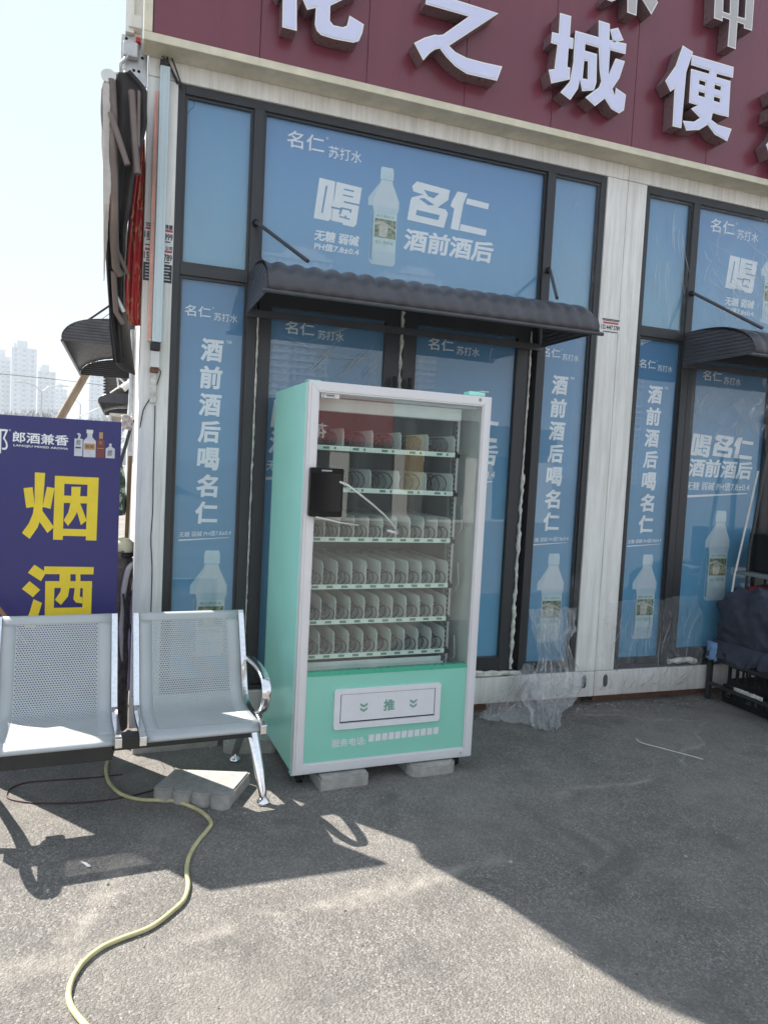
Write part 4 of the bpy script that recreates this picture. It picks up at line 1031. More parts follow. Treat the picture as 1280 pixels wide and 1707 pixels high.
bq(-.286, -.250, 1.530, 1.612, 0); poly_print(m, [(-.272, 1.612), (-.262, 1.612), (-.258, 1.632), (-.268, 1.640), (-.277, 1.634), (-.268, 1.628)], y_, 0); bq(-.281, -.257, 1.566, 1.573, 3, 1)
put_text(m, '郎', -.268, 1.594, .018, .024, y_-.0008, 0, mi=3)
poly_print(m, [(-.246, 1.527), (-.192, 1.527), (-.192, 1.605), (-.208, 1.622), (-.208, 1.64), (-.206, 1.655), (-.232, 1.655), (-.230, 1.64), (-.230, 1.622), (-.246, 1.605)], y_, 0)
bq(-.234, -.205, 1.640, 1.657, 1, 1); bq(-.243, -.195, 1.563, 1.592, 2, 1); put_text(m, '郎酒', -.219, 1.578, .034, .014, y_-.0012, 0, mi=3)
poly_print(m, [(-.188, 1.527), (-.152, 1.527), (-.152, 1.605), (-.163, 1.618), (-.163, 1.650), (-.177, 1.650), (-.177, 1.618), (-.188, 1.605)], y_, 4); bq(-.178, -.161, 1.618, 1.648, 2, 1); put_text(m, '郎', -.170, 1.598, .015, .019, y_-.0008, 0, mi=2); bq(-.184, -.156, 1.570, 1.573, 2, 1)
poly_print(m, [(-.147, 1.527), (-.106, 1.527), (-.106, 1.572), (-.121, 1.582), (-.121, 1.597), (-.132, 1.597), (-.132, 1.582), (-.147, 1.572)], y_, 0); put_text(m, '郎', -.128, 1.551, .020, .030, y_-.0008, 0, mi=3)
AB.part('bottles_print', m, [simple('printed_glass_white', (.55, .56, .62), .4), simple('printed_pale', (.72, .70, .64), .4), simple('printed_bronze', (.42, .25, .10), .4), MT['ink'], simple('printed_amber', (.16, .035, .03), .4)])

AB.o.location = (-.370, -.235, -.054); AB.o.scale = (1.035, 1, 1.035)

# ------------------------------------------------------------------ hose, cables, scraps on the ground
def path(pts, r_, n=6, z=None):
    P_ = []
    for i in range(len(pts)-1):
        a, b, c, d = [Vector(pts[min(max(i+k, 0), len(pts)-1)]) for k in (-1, 0, 1, 2)]
        for j in range(n): t = j/n; P_.append(.5*((2*b)+(c-a)*t+(2*a-5*b+4*c-d)*t*t+(3*b-3*c+d-a)*t**3))
    P_.append(Vector(pts[-1]))
    if z is not None:
        for p in P_: p.z = max(p.z, z)
    return P_
def on_ground(px, r_): return [at(x, y, 2, 0) + Vector((0, 0, r_)) for x, y in px]
m = MB(); m.tube(path(on_ground([(190, 1240), (183, 1262), (177, 1283), (180, 1302), (190, 1317), (207, 1329), (235, 1336), (262, 1337), (290, 1338), (315, 1346), (338, 1358), (352, 1375), (345, 1388), (330, 1406), (316, 1430), (311, 1455), (314, 1480), (306, 1505), (285, 1525), (262, 1543), (240, 1555), (205, 1568), (170, 1584), (140, 1608), (122, 1635), (115, 1660), (119, 1682), (135, 1705), (160, 1730), (200, 1760)], .0085), .0085), .0085, 10)
o = m.build('hose', MT['hose']); tag(o, 'faded yellow hose snaking over the asphalt from under the bench', 'hose')
m = MB(); m.tube(path(on_ground([(205, 1292), (150, 1298), (90, 1302), (45, 1306), (20, 1315), (12, 1326), (20, 1334), (60, 1340), (120, 1340), (170, 1336), (215, 1329), (258, 1318)], .004), .004), .0035, 6)
o = m.build('cable', MT['cable']); tag(o, 'thin dark red cable looped on the ground left of the hose', 'cable')
q = on_ground([(275, 1282), (268, 1268), (262, 1252)], .003); m = MB(); m.tube(path(q+[Vector((.10, -.30, .20)), Vector((.10, -.42, .33))], .002), .0018, 5)
o = m.build('wire', MT['cable']); tag(o, 'thin red wire hanging from the bench towards the scalloped block', 'wire')
m = MB(); q = path(on_ground([(1060, 1233), (1068, 1239), (1090, 1245), (1120, 1253), (1150, 1261), (1171, 1267)], .004), .004); m.tube(q, .0045, 6, flat=.5)
o = m.build('plastic_strip', MT['whiteplastic']); tag(o, 'white plastic strip lying alone on the shaded asphalt', 'strip')
m = MB(); m.prism([tuple(at(x, y, 2, 0).xy) for x, y in ((135, 1438), (145, 1440), (152, 1446), (146, 1447))], 'z', .003, .006)
o = m.build('paper_scrap', MT['stickerw']); tag(o, 'tiny white paper scrap on the asphalt left of the hose', 'scrap')
m = MB(); m.tube(path(on_ground([(700, 1298), (690, 1300)], .003), .003), .003, 5)
# small grit along the foot of the shops
rnd = random.Random(4); m = MB()
def pebble(m, x, y, r_, mi=0):
    vs = []; k = rnd.uniform(.5, .9)
    for a in range(6):
        an = a*PI/3+rnd.uniform(-.3, .3); vs.append((x+r_*math.cos(an), y+r_*math.sin(an), 0)); 
    vs.append((x+rnd.uniform(-.2, .2)*r_, y, r_*k)); m.add(vs, [(a, (a+1) % 6, 6) for a in range(6)], mi)
for k in range(900):
    x = rnd.uniform(1.6, 5.0); y = -abs(rnd.gauss(0, .10))+.03; pebble(m, x, y, rnd.uniform(.002, .008)*(1.6 if rnd.random() < .08 else 1), rnd.choice((0, 1, 1, 2)))
for k in range(700):
    x = rnd.uniform(-1.2, 3.6); y = rnd.uniform(-3.0, -.1); pebble(m, x, y, rnd.uniform(.0018, .0045)*(2.2 if rnd.random() < .04 else 1), rnd.choice((0, 1, 3)))
for k in range(26):
    p = at(rnd.gauss(590, 25), rnd.gauss(1316, 4), 2, 0); pebble(m, p.x, p.y, rnd.uniform(.003, .005), 2)
stuff(m.build('grit', [MT['concrete'], simple('dark_grit', (.06, .055, .05), .9), MT['rust'], simple('light_grit', (.42, .40, .36), .9)]))
#PART4
# ------------------------------------------------------------------ light tube and cables on the corner post
LT = Thing('light_fixture', 'long pale blue light housing with red dotted strip on the corner post', 'light', (.08, 0, 2.14))
m = MB(); m.box(.057, .107, -.062, -.003, 2.145, 3.545, bev=.004); LT.part('housing', m, MT['fixture'])
m = MB(); m.box(.068, .072, -.0635, -.0622, 2.16, 3.53); m.box(.092, .095, -.0635, -.0622, 2.16, 3.53); LT.part('groove', m, MT['galv'])
m = MB(); m.box(.056, .098, -.060, -.006, 3.548, 3.575, bev=.003); LT.part('end_cap', m, MT['dark'])
m = MB(); m.box(.050, .100, -.060, -.004, 2.105, 2.142, bev=.003); LT.part('end_cap', m, MT['dark'])
m = MB(); m.box(.034, .0555, -.046, -.003, 2.15, 3.42, bev=.003); st_ = LT.part('diode_strip', m, simple('pale_strip_base', (.74, .62, .56), .5))
m = MB(); rnd = random.Random(3)
for k in range(300):
    z = 2.16+k*.0042; x = .040+.0085*(k % 2)+rnd.uniform(-.001, .001); m.box(x-.0036, x+.0036, -.0485, -.0462, z-.0016, z+.0016)
stuff(LT.part('diodes', m, simple('red_orange_diodes', (.75, .17, .10), .5), parent=st_))
m = MB()
for k in range(60): m.box(.1045, .1085, -.012, -.004, 2.30+k*.021, 2.308+k*.021)
LT.part('edge_clips', m, MT['dark'])
JB = Thing('junction_box', 'small weathered cable connector box below the light tube on the post', 'junction box', (.075, 0, 1.83))
m = MB(); m.box(.056, .100, -.045, -.002, 2.015, 2.100, bev=.004); JB.part('body', m, MT['whiteplastic'])
m = MB(); m.box(.052, .096, -.040, -.002, 1.990, 2.013, bev=.003); JB.part('lid', m, MT['rust'])
m = MB(); m.box(.056, .090, -.022, -.001, 1.83, 1.988, bev=.003); JB.part('cable_duct', m, MT['caulk'])
CB = Thing('post_cables', 'black cables running down the white corner post', 'cable', (.08, 0, 1.0))
m = MB(); m.tube(path([at(262, 614, 1, -.03), at(268, 622, 1, -.02), at(256, 655, 1, -.012), at(241, 680, 1, -.008), at(236, 700, 1, -.006), at(232, 725, 1, .01)], .0), .0028, 6); CB.part('cable', m, MT['blackcable'])
m = MB(); m.tube(path([at(x, y, 1, -.007) for x, y in ((259, 676), (258, 720), (256, 790), (255, 850), (252, 900), (254, 950), (252, 1030), (251, 1150))], 0), .0028, 6); CB.part('cable', m, MT['blackcable'])
for k, (a, b, c_) in enumerate((((270, 78), (283, 108), (300, 142)), ((274, 80), (288, 100), (304, 146)), ((282, 84), (280, 100), (296, 140)), ((266, 90), (276, 100), (284, 118)))):
    m = MB(); m.tube(path([at(*a, 1, -.01), at(*b, 1, -.03-.006*k), at(*c_, 1, -.004)], 0), .004, 6); CB.part('cable', m, MT['blackcable'])
m = MB(); m.tube(path([at(x, y, 1, -.012) for x, y in ((318, 160), (324, 172), (322, 180), (316, 184), (314, 190))], 0), .0012, 4); CB.part('wire', m, MT['blackcable'])

# ------------------------------------------------------------------ plastic sheeting on the shop fronts
def sheet(name, label, rows, nu=28, nv=46, amp=.02, seed=0, mat='film', cat='plastic sheet', fr=7, rag=0.0):
    rows = [(Vector(a), Vector(b)) for a, b in rows]; n = len(rows)-1
    def fn(u, v):
        t = v*n; i = min(int(t), n-1); f = t-i
        def cr(k):
            P_ = [rows[min(max(i+j, 0), n)][k] for j in (-1, 0, 1, 2)]; a, b, c, d = P_
            return .5*((2*b)+(c-a)*f+(2*a-5*b+4*c-d)*f*f+(3*b-3*c+d-a)*f**3)
        p = cr(0).lerp(cr(1), u)
        q_ = Vector((p.x*fr, u*9+seed, p.z*fr*.45+seed))
        d = amp*(1-abs(noise.noise(q_))*2.2)+amp*.6*noise.noise(q_*2.7)
        e = min(1, v*6)
        p = p + Vector((amp*.5*noise.noise(q_+Vector((5, 1, 2))), -abs(d), 0))*e
        if rag:
            p.x += rag*(noise.noise(Vector((v*7, seed, 1)))+.5*noise.noise(Vector((v*22, seed, 1))))*(1 if u > .5 else -1)*abs(2*u-1)**3; p.z += rag*(noise.noise(Vector((u*6, seed, 3)))*.6*(1-v)+(noise.noise(Vector((u*8, seed, 5)))+.6*noise.noise(Vector((u*25, seed, 5))))*v**4)
        if p.z < .004: p.z = .004+.012*abs(noise.noise(q_*3))
        return tuple(p)
    m = MB(); m.grid(fn, nu, nv); o = m.build(name, MT[mat]); return tag(o, label, cat)
def rw(l, yl, r_, yr): return (at(*l, 1, yl), at(*r_, 1, yr))
sheet('plastic_sheet', 'torn clear plastic sheet hanging from the window and bunched on the asphalt', [rw((880, 1016), -.012, (962, 1014), -.012), rw((884, 1040), -.03, (957, 1040), -.02), rw((892, 1070), -.06, (946, 1068), -.05), rw((893, 1100), -.09, (958, 1102), -.06),
      rw((882, 1130), -.13, (968, 1130), -.09), rw((866, 1158), -.20, (958, 1158), -.16), rw((876, 1180), -.25, (938, 1182), -.26), (at(880, 1198, 2, .05), at(932, 1192, 2, .06)), (at(886, 1213, 2, .01), at(926, 1214, 2, .02))], 44, 70, .035, 1, 'film', fr=9, rag=.035)
sheet('plastic_sheet', 'dusty clear plastic sheet spread on the ground beside the machine', [rw((870, 1105), -.03, (892, 1108), -.04), rw((850, 1130), -.05, (890, 1140), -.08), (at(815, 1170, 1, -.05), at(886, 1178, 2, .03)), (at(795, 1192, 2, .006), at(884, 1202, 2, .008)), (at(800, 1198, 2, .004), at(884, 1208, 2, .004))], 40, 40, .03, 4, 'film', fr=8, rag=.05)
sheet('plastic_sheet', 'clear plastic sheet taped across the lower window of the second shop', [rw((1008, 1004), -.004, (1168, 992), -.004), rw((1006, 1040), -.010, (1168, 1030), -.014), rw((1004, 1080), -.014, (1167, 1070), -.018), rw((1000, 1110), -.016, (1166, 1105), -.022), rw((998, 1135), -.012, (1150, 1128), -.018), rw((996, 1148), -.006, (1130, 1143), -.010)], 80, 50, .016, 9, 'film2', fr=8, rag=.05)
sheet('plastic_sheet', 'taut clear film over the low side window by the vending machine', [(Vector((2.44, .010, .885)), Vector((2.84, .004, .90))), (Vector((2.44, .008, .6)), Vector((2.84, .004, .6))), (Vector((2.45, .006, .262)), Vector((2.84, .004, .262)))], 20, 20, .006, 12, 'filmtight', fr=10)
sheet('plastic_sheet', 'creased clear film stretched over the left door pane above the machine', [(Vector((.69, .016, 2.415)), Vector((1.376, .016, 2.415))), (Vector((.69, .016, 1.4)), Vector((1.376, .016, 1.4))), (Vector((.69, .016, .37)), Vector((1.376, .016, .37)))], 20, 20, .002, 15, 'filmtight', fr=4)
sheet('plastic_sheet', 'creased clear film stretched over the wide transom of the second shop', [(Vector((3.615, .010, 3.46)), Vector((5.40, .010, 3.46))), (Vector((3.615, .010, 3.0)), Vector((5.40, .010, 3.0))), (Vector((3.615, .010, 2.586)), Vector((5.40, .010, 2.586)))], 20, 20, .004, 18, 'filmtight', fr=4)
sheet('plastic_sheet', 'wrinkled clear film over the narrow transom pane of the second shop', [(Vector((3.192, .010, 3.46)), Vector((3.55, .010, 3.46))), (Vector((3.192, .010, 2.586)), Vector((3.55, .010, 2.586)))], 14, 20, .004, 20, 'filmtight', fr=4)
sheet('plastic_sheet', 'wrinkled clear film over the upper pane of the second shop door', [(Vector((3.66, .016, 2.34)), Vector((4.37, .016, 2.34))), (Vector((3.66, .016, 1.9)), Vector((4.37, .016, 1.9)))], 14, 20, .004, 23, 'filmtight', fr=4)
sheet('plastic_sheet', 'cloudy clear film over the narrow right transom pane of the first shop', [(Vector((2.46, .010, 3.46)), Vector((2.80, .010, 3.46))), (Vector((2.46, .010, 2.586)), Vector((2.80, .010, 2.586)))], 14, 20, .004, 26, 'filmtight', fr=4)

CR = Thing('film_creases', 'pale diagonal stretch creases in the film on the shop door and panes', 'plastic film', (1, .01, 2.2))
rnd = random.Random(11)
def crease(m, a, b, w_, y):
    A, B = at(*a, 1, y), at(*b, 1, y); d = (B-A).normalized(); nrm = Vector((-d.z, 0, d.x)); n = 8; vs = []
    for k in range(n+1):
        t = k/n; c_ = A.lerp(B, t)+nrm*.006*math.sin(t*5+w_*900); ww = w_*math.sin(PI*min(.97, max(.03, t)))**.7; vs += [c_+nrm*ww, c_+Vector((0, -.0025, 0)), c_-nrm*ww]
    m.add(vs, [(3*k+j, 3*k+j+1, 3*k+j+4, 3*k+j+3) for k in range(n) for j in (0, 1)], 0, True)
m = MB()
for (a, b, cnt, sp) in (((508, 634), (572, 562), 7, 9), ((560, 640), (622, 572), 7, 9), ((604, 642), (634, 582), 6, 8), ((505, 572), (612, 534), 3, 5), ((470, 560), (540, 585), 2, 8), ((520, 590), (640, 600), 2, 8)):
    for k in range(cnt):
        o1, o2 = rnd.uniform(-sp, sp), rnd.uniform(-sp, sp)*.7; f0, f1 = rnd.uniform(0, .35), rnd.uniform(.6, 1)
        P0 = (a[0]+(b[0]-a[0])*f0+o1, a[1]+(b[1]-a[1])*f0+o1*.4); P1 = (a[0]+(b[0]-a[0])*f1+o2, a[1]+(b[1]-a[1])*f1+o2*.4); crease(m, P0, P1, rnd.uniform(.0008, .0026), .012)
stuff(CR.part('door_creases', m, MT['crease']))
m = MB()
for k in range(46):
    x, y = rnd.uniform(1172, 1278), rnd.uniform(365, 545); an = rnd.gauss(1.15, .35); L_ = rnd.uniform(15, 60); crease(m, (x, y), (min(1279, x+L_*math.cos(an)), min(550, y+L_*math.sin(an))), rnd.uniform(.0008, .003), .006)
for k in range(20):
    x, y = rnd.uniform(1088, 1140), rnd.uniform(345, 520); an = rnd.gauss(1.5, .2); L_ = rnd.uniform(20, 80); crease(m, (x, y), (x+L_*math.cos(an)*.3, min(545, y+L_*math.sin(an))), rnd.uniform(.001, .003), .006)
for k in range(30):
    x, y = rnd.uniform(1155, 1268), rnd.uniform(645, 720); an = rnd.gauss(1.3, .7); L_ = rnd.uniform(10, 35); crease(m, (x, y), (x+L_*math.cos(an), y+L_*math.sin(an)), rnd.uniform(.0008, .0028), .010)
for k in range(14):
    x, y = rnd.uniform(1015, 1165), rnd.uniform(1005, 1060); an = rnd.gauss(1.75, .12); L_ = rnd.uniform(20, 80); crease(m, (x, y), (x+L_*math.cos(an), min(1138, y+L_*math.sin(an))), rnd.uniform(.0008, .003), -.024)
stuff(CR.part('pane_creases', m, MT['crease']))

# ------------------------------------------------------------------ low stand with cloth, crates, shelf at the right edge
RK = Thing('metal_stand', 'low black metal stand carrying a heap of dark cloth', 'stand', (4.25, -.45, 0))
zt_ = .315
legs = [(3.955, -.045), (3.955, -.95), (4.50, -.045), (4.50, -.95)]
for x, y in legs: m = MB(); m.box(x-.016, x+.016, y-.016, y+.016, .001, zt_-.02, bev=.003); RK.part('leg', m, MT['black_steel'])
for (a, b) in (((3.955, -.026, zt_-.01), (3.955, -.97, zt_-.01)), ((4.50, -.026, zt_-.01), (4.50, -.97, zt_-.01)), ((3.955, -.028, .12), (3.955, -.93, .12)), ((4.50, -.06, .12), (4.50, -.93, .12)), ((3.972, -.045, zt_-.01), (4.484, -.045, zt_-.01)), ((3.972, -.95, zt_-.01), (4.484, -.95, zt_-.01))):
    m = MB(); m.bar(a, b, .028, .022); RK.part('rail', m, MT['black_steel'])
m = MB(); m.box(3.97, 4.485, -.935, -.06, zt_+.002, zt_+.010); RK.part('shelf_board', m, MT['dark'])
def crate(loc, rz, label, L=.50, W_=.34, H=.17, white=False):
    T = Thing('plastic_crate', label, 'crate', loc, rz, 'black crates below the metal stand')
    t = .012
    m = MB(); m.box(-L/2, L/2, -W_/2, W_/2, .001, .012); m.build('base', MT['plasticblk'], T.o)
    for (x0, x1, y0, y1) in ((-L/2, L/2, -W_/2, -W_/2+t), (-L/2, L/2, W_/2-t, W_/2), (-L/2, -L/2+t, -W_/2+t, W_/2-t), (L/2-t, L/2, -W_/2+t, W_/2-t)):
        m = MB(); m.box(x0, x1, y0, y1, .013, .045); m.box(x0, x1, y0, y1, H-.03, H); al = (x1-x0) > (y1-y0); n = 7 if al else 5
        for k in range(n+1):
            if al: c = x0+(x1-x0-.014)*k/n; m.box(c, c+.014, y0+.001, y1-.001, .045, H-.03)
            else: c = y0+(y1-y0-.014)*k/n; m.box(x0+.001, x1-.001, c, c+.014, .045, H-.03)
        m.build('side', MT['plasticblk'], T.o)
    return T
crate((4.17, -.44, .135), PI/2, 'upper black plastic crate hanging under the cloth heap', .55, .34, .16)
crate((4.20, -.42, .0), PI/2, 'lower black plastic crate standing on the asphalt', .62, .36, .125)
m = MB(); flat_strip(m, [Vector((3.935, y, .150+.008*math.sin(y*60))) for y in [-.30-.02*k for k in range(11)]], .020, tw=.2)
vs = m.v; m.v = [(x-.0, y, z) for x, y, z in vs]
m = MB(); m.grid(lambda u, v: (3.936-.004*noise.noise(Vector((u*9, v*3, 1))), -.29-.24*u, .136+.026*v+.006*noise.noise(Vector((u*12, v*4, 3)))), 24, 4)
o = solid(m.build('tape_band', MT['caulk']), .002); tag(o, 'crumpled white tape stuck along the lower rail of the metal stand', 'tape')
# heap of dark cloth: folded surfaces over a rounded core
def heap(u, v):
    th = u*2*PI; ph = v*PI*.5
    cx, cy = 4.245, -.46
    d = Vector((math.cos(th)*math.cos(ph), math.sin(th)*math.cos(ph), math.sin(ph)))
    q_ = Vector((d.x*2.0+.9*d.z, d.y*1.8-.5*d.z, d.z*1.2+3))
    def ridge(q, s): return 1-abs(noise.noise(q*s))*2.6
    f1 = ridge(q_, 1.1); f2 = ridge(q_+Vector((3, 7, 1)), 2.3); f3 = ridge(q_+Vector((1, 2, 9)), 5.0)
    r_ = 1+.13*f1+.085*f2+.028*f3
    k = 4.0; sq = (abs(d.x)**k+abs(d.y)**k+(abs(d.z)*.96)**k)**(-1/k)
    x = cx+d.x*sq*.275*r_; y = cy+d.y*sq*.45*r_; z = .33+d.z*sq*.44*r_*(1-.10*d.y-.05*d.x)
    if v < .16: z -= (1-v/.16)*(.02+.09*max(0, noise.noise(Vector((th*2.6, 2, 0)))+.1))
    return (x, min(y, -.012), z)
m = MB(); m.grid(heap, 200, 90); o = solid(m.build('cloth_heap', MT['denim']), .006, -1); tag(o, 'heap of crumpled dark navy cloth lying on the low metal stand', 'cloth')
# dark folds hanging over the stand edge
def hang(u, v):
    y = -.06-.62*u; q_ = Vector((u*7, v*1.2, 4)); w_ = .03*(1-abs(noise.noise(q_))*3)
    return (3.955-.03*math.sin(v*PI*.5)-w_*v, y, .44-v*(.12+.05*noise.noise(Vector((u*5, 0, 7))))+.02*u)
m = MB(); m.grid(hang, 60, 14); o = solid(m.build('cloth_flap', MT['denim']), .005); tag(o, 'dark cloth flap drooping over the near side rail of the stand', 'cloth')
m = MB(); m.grid(lambda u, v: (3.925-.012*math.sin(u*PI), -.03-.10*u-.02*noise.noise(Vector((u*3, v*5, 2))), .30+.13*v+.02*noise.noise(Vector((u*6, v*6, 5)))), 10, 12)
o = solid(m.build('face_mask', simple('light_blue_fabric', (.20, .36, .62), .8)), .002); tag(o, 'small light blue mask caught at the stand corner under the cloth', 'mask')
SR = Thing('folding_shelf', 'folding shelf with white tube leg and dark boards behind the cloth heap', 'shelf', (4.3, -.2, .0))
m = MB(); m.tube([(3.985, -.12, .32), (4.035, -.12, .90), (4.175, -.12, 1.66)], .0075, 10); SR.part('leg', m, MT['whiteplastic'])
m = MB(); m.tube([(4.10, -.16, .32), (4.115, -.16, 1.1), (4.20, -.16, 1.8)], .011, 8); SR.part('leg', m, MT['black_steel'])
m = MB(); m.box(4.04, 4.60, -.40, -.10, .925, .945, bev=.003); SR.part('board', m, MT['linerdark'])
m = MB(); m.box(4.08, 4.60, -.42, -.12, .80, .815, bev=.003); SR.part('board', m, MT['linerdark'])
m = MB(); m.box(4.14, 4.60, -.36, -.12, .947, 1.22, bev=.01); SR.part('box', m, MT['plasticblk'])
m = MB(); m.box(4.55, 4.58, -.40, -.37, .32, 1.8); SR.part('leg', m, MT['black_steel'])
m = MB(); m.box(4.12, 4.5, -.37, -.14, .8165, .838, bev=.004); SR.part('tray', m, MT['red'])

# ------------------------------------------------------------------ left side: folded awning, pipe, banner, pole, clutter
RA = Thing('folding_awning', 'folded canvas awning with torn pale lining hanging off the side of the post', 'awning', (-.1, .05, 2.1))
m = MB(); m.box(-.135, -.004, .03, .05, 3.46, 3.70, bev=.004); br = RA.part('bracket', m, MT['galv'])
m = MB()
for x, z in ((-.11, 3.68), (-.02, 3.685), (-.07, 3.53), (-.045, 3.53), (-.07, 3.50), (-.03, 3.60)): m.lathe([(.008, 0), (.008, .006)], (x, .03, z), 8, axis='y')
stuff(RA.part('bolts', m, MT['dark'], parent=br))
m = MB(); m.box(-.125, -.05, -.015, .028, 3.575, 3.65, bev=.008); RA.part('gear_box', m, MT['galv'], parent=br)
m = MB(); m.box(-.065, -.04, -.012, .02, 3.655, 3.68, bev=.004); RA.part('red_clip', m, MT['red'], parent=br)
m = MB(); m.tube([(-.10, -.005, 3.575), (-.135, -.01, 3.53), (-.13, 0, 3.48), (-.11, .01, 3.50)], .009, 8); RA.part('crank_hook', m, MT['galv'], parent=br)
def YA(py):
    K = ((100, -.28), (250, -.31), (340, -.32), (420, -.19), (490, -.05), (620, .0))
    for (a, ya), (b, yb) in zip(K[:-1], K[1:]):
        if py <= b: return ya+(yb-ya)*max(0, (py-a)/(b-a))
    return 0
def A_(px, py, dy=0): return at(px, py, 1, YA(py)+dy)
Lr = [(184, 120, 212), (175, 150, 240), (174, 200, 241), (174, 235, 234), (174, 280, 221), (175, 330, 214), (176, 380, 208), (177, 430, 205), (180, 490, 203), (184, 545, 201), (192, 604, 204)]
def canv(u, v):
    t = v*(len(Lr)-1); i = min(int(t), len(Lr)-2); f = t-i; a, b = Lr[i], Lr[i+1]
    l_, y_, r_ = (a[k]*(1-f)+b[k]*f for k in range(3))
    p = A_(l_+(r_-l_)*u, y_, .06+.05*math.sin(u*9+v*3)*.5); return (p.x+.006*noise.noise(Vector((v*9, u*3, 0))), p.y, p.z)
m = MB(); m.grid(canv, 24, 60); solid(RA.part('canvas', m, MT['canvas']), .02, 1)
def cheek(u, v):
    t = v*(len(Lr)-1); i = min(int(t), len(Lr)-2); f = t-i; a, b = Lr[i], Lr[i+1]
    p = A_(a[0]*(1-f)+b[0]*f+2, a[1]*(1-f)+b[1]*f, .01); return (p.x+.10*u*u, p.y+(.55-p.y)*u, p.z)
m = MB(); m.grid(cheek, 16, 40); solid(RA.part('sun_blocking_side_canvas', m, MT['canvas']), .006)  # side sheet added to stop sun slipping between canvas and wall
m = MB(); m.grid(lambda u, v: (-.205+.19*v, .06+.52*u, 3.45+.22*v-.02*math.sin(PI*v)), 8, 8); solid(RA.part('sun_blocking_top_canvas', m, MT['canvas']), .004)  # cover added to close the gap that let sun reach the ground
def lining(u, v):
    y_ = 138+330*v; e = 171.5+2*v; w_ = (12+3*noise.noise(Vector((v*7, 0, 2)))+2*noise.noise(Vector((v*30, 0, 2))))*(1-max(0, v-.55)*2.1)
    p = A_(e+w_*u, y_, -.015-.012*u*math.sin(v*14)); return tuple(p)
m = MB(); m.grid(lining, 8, 90); solid(RA.part('lining', m, MT['fabric']), .003)
def tb_(pts, r_, name='arm_tube', mat='brownmetal', dy=0): 
    m = MB(); m.tube([A_(x, y, dy) for x, y in pts], r_, 12); return RA.part(name, m, MT[mat])
tb_([(186, 134), (189, 190), (190, 300), (191, 400), (194, 445), (201, 458)], .021, 'front_bar')
q0 = A_(181.5, 128); d0 = (q0-A_(182, 140)).normalized()
m = MB(); m.tube([q0-Vector((0, .004, 0)), q0+Vector((0, -.012, .002))], .034, 20); RA.part('end_cap', m, MT['whiteplastic'])
tb_([(185, 188), (200, 235), (213, 275)], .014, 'folding_arm', dy=-.03); tb_([(220, 152), (223, 200), (226, 250), (229, 290)], .017); tb_([(232, 152), (231, 245)], .008)
tb_([(196, 418), (213, 456)], .010, 'folding_arm'); tb_([(190, 452), (194, 520), (206, 540)], .014, 'folding_arm'); tb_([(193, 492), (207, 520)], .011, 'folding_arm', 'galv')
# furled red banner
KB = [(238, 232, 242), (231, 262, 242), (224, 295, 242), (218, 335, 242), (214, 380, 241), (211, 430, 240), (209, 475, 239), (210, 515, 238), (214, 535, 237), (222, 543, 236)]
def ban(u, v):
    t = v*(len(KB)-1); i = min(int(t), len(KB)-2); f = t-i; a, b = KB[i], KB[i+1]
    l_, y_, r_ = (a[k]*(1-f)+b[k]*f for k in range(3))
    p = at(l_+(r_-l_)*u, y_, 1, .10-.05*math.sin(PI*u)*math.sin(PI*min(1, v+.15))+.008*math.sin(u*17+v*6)); return tuple(p)
m = MB(); m.grid(ban, 24, 50)
g = N('red_cloth_gold_pattern'); p = g.mapv(g.pos(), (30, 8, 5.5), (0, .5, 0)); gold = g.ramp(g.noise(p, 1.0, 2, .5, 1.2), [(.54, 0.0), (.555, 1.0), (.60, 1.0), (.615, 0.0)])
sep = g.add('ShaderNodeSeparateXYZ'); g.ln(g.pos(), sep.inputs[0])
g.color(g.mix(g.math('MULTIPLY', gold, .75), (.55, .035, .04), (.66, .42, .24))); g.rough(.5)
o = solid(m.build('furled_banner', g.m), .003); tag(o, 'furled red banner with gold pattern hanging beside the white post', 'banner')
# down pipe
m = MB(); m.tube([(-.030, .60, 2.30), (-.030, .60, 1.15)], .016, 12); m.tube([(-.030, .60, 1.15), (-.040, .62, .02)], .016, 12)
o = m.build('down_pipe', MT['galv']); tag(o, 'thin grey pipe standing just left of the white corner post', 'pipe')
# big leaning pole
m = MB(); m.tube([at(216, 498, 1, 5.45), at(103, 694, 1, 5.2), Vector((-1.75, 5.0, .02))], [.040, .047, .055], 14)
o = m.build('wooden_pole', MT['wood']); tag(o, 'thick weathered wooden pole leaning diagonally behind the blue board', 'pole')
# clutter between the board and the post
m = MB(); rnd = random.Random(5)
g = N('camouflage_cloth'); p = g.pos(); n1 = g.noise(p, 16, 2, .5, .6); n2 = g.noise(g.mapv(p, (1, 1, 1), loc=(3, 1, 5)), 19, 2, .5, .6)
g.color(g.mix(g.ramp(n2, [(.56, 0.0), (.57, 1.0)]), g.ramp(n1, [(0, (.012, .03, .02)), (.45, (.03, .085, .05)), (.55, (.30, .34, .28))], 'CONSTANT'), (.02, .02, .02))); g.rough(.85)
m.grid(lambda u, v: (-.125+.075*math.cos(u*2*PI)*(.25+.75*math.sin(min(1, v*1.3)*PI*.5))*(1+.22*noise.noise(Vector((u*5, v*3, 1)))), .35+.09*math.sin(u*2*PI)*(.25+.75*v), 1.62-.42*v), 36, 30)
o = solid(m.build('camouflage_jacket', g.m), .004); tag(o, 'green camouflage jacket hanging between blue board and white post', 'jacket')
m = MB(); m.tube([at(222, 700, 1, .30), at(200, 778, 1, .30)], .010, 8); o = m.build('dark_rod', MT['black_steel']); tag(o, 'dark slanting rod above the camouflage jacket', 'rod')
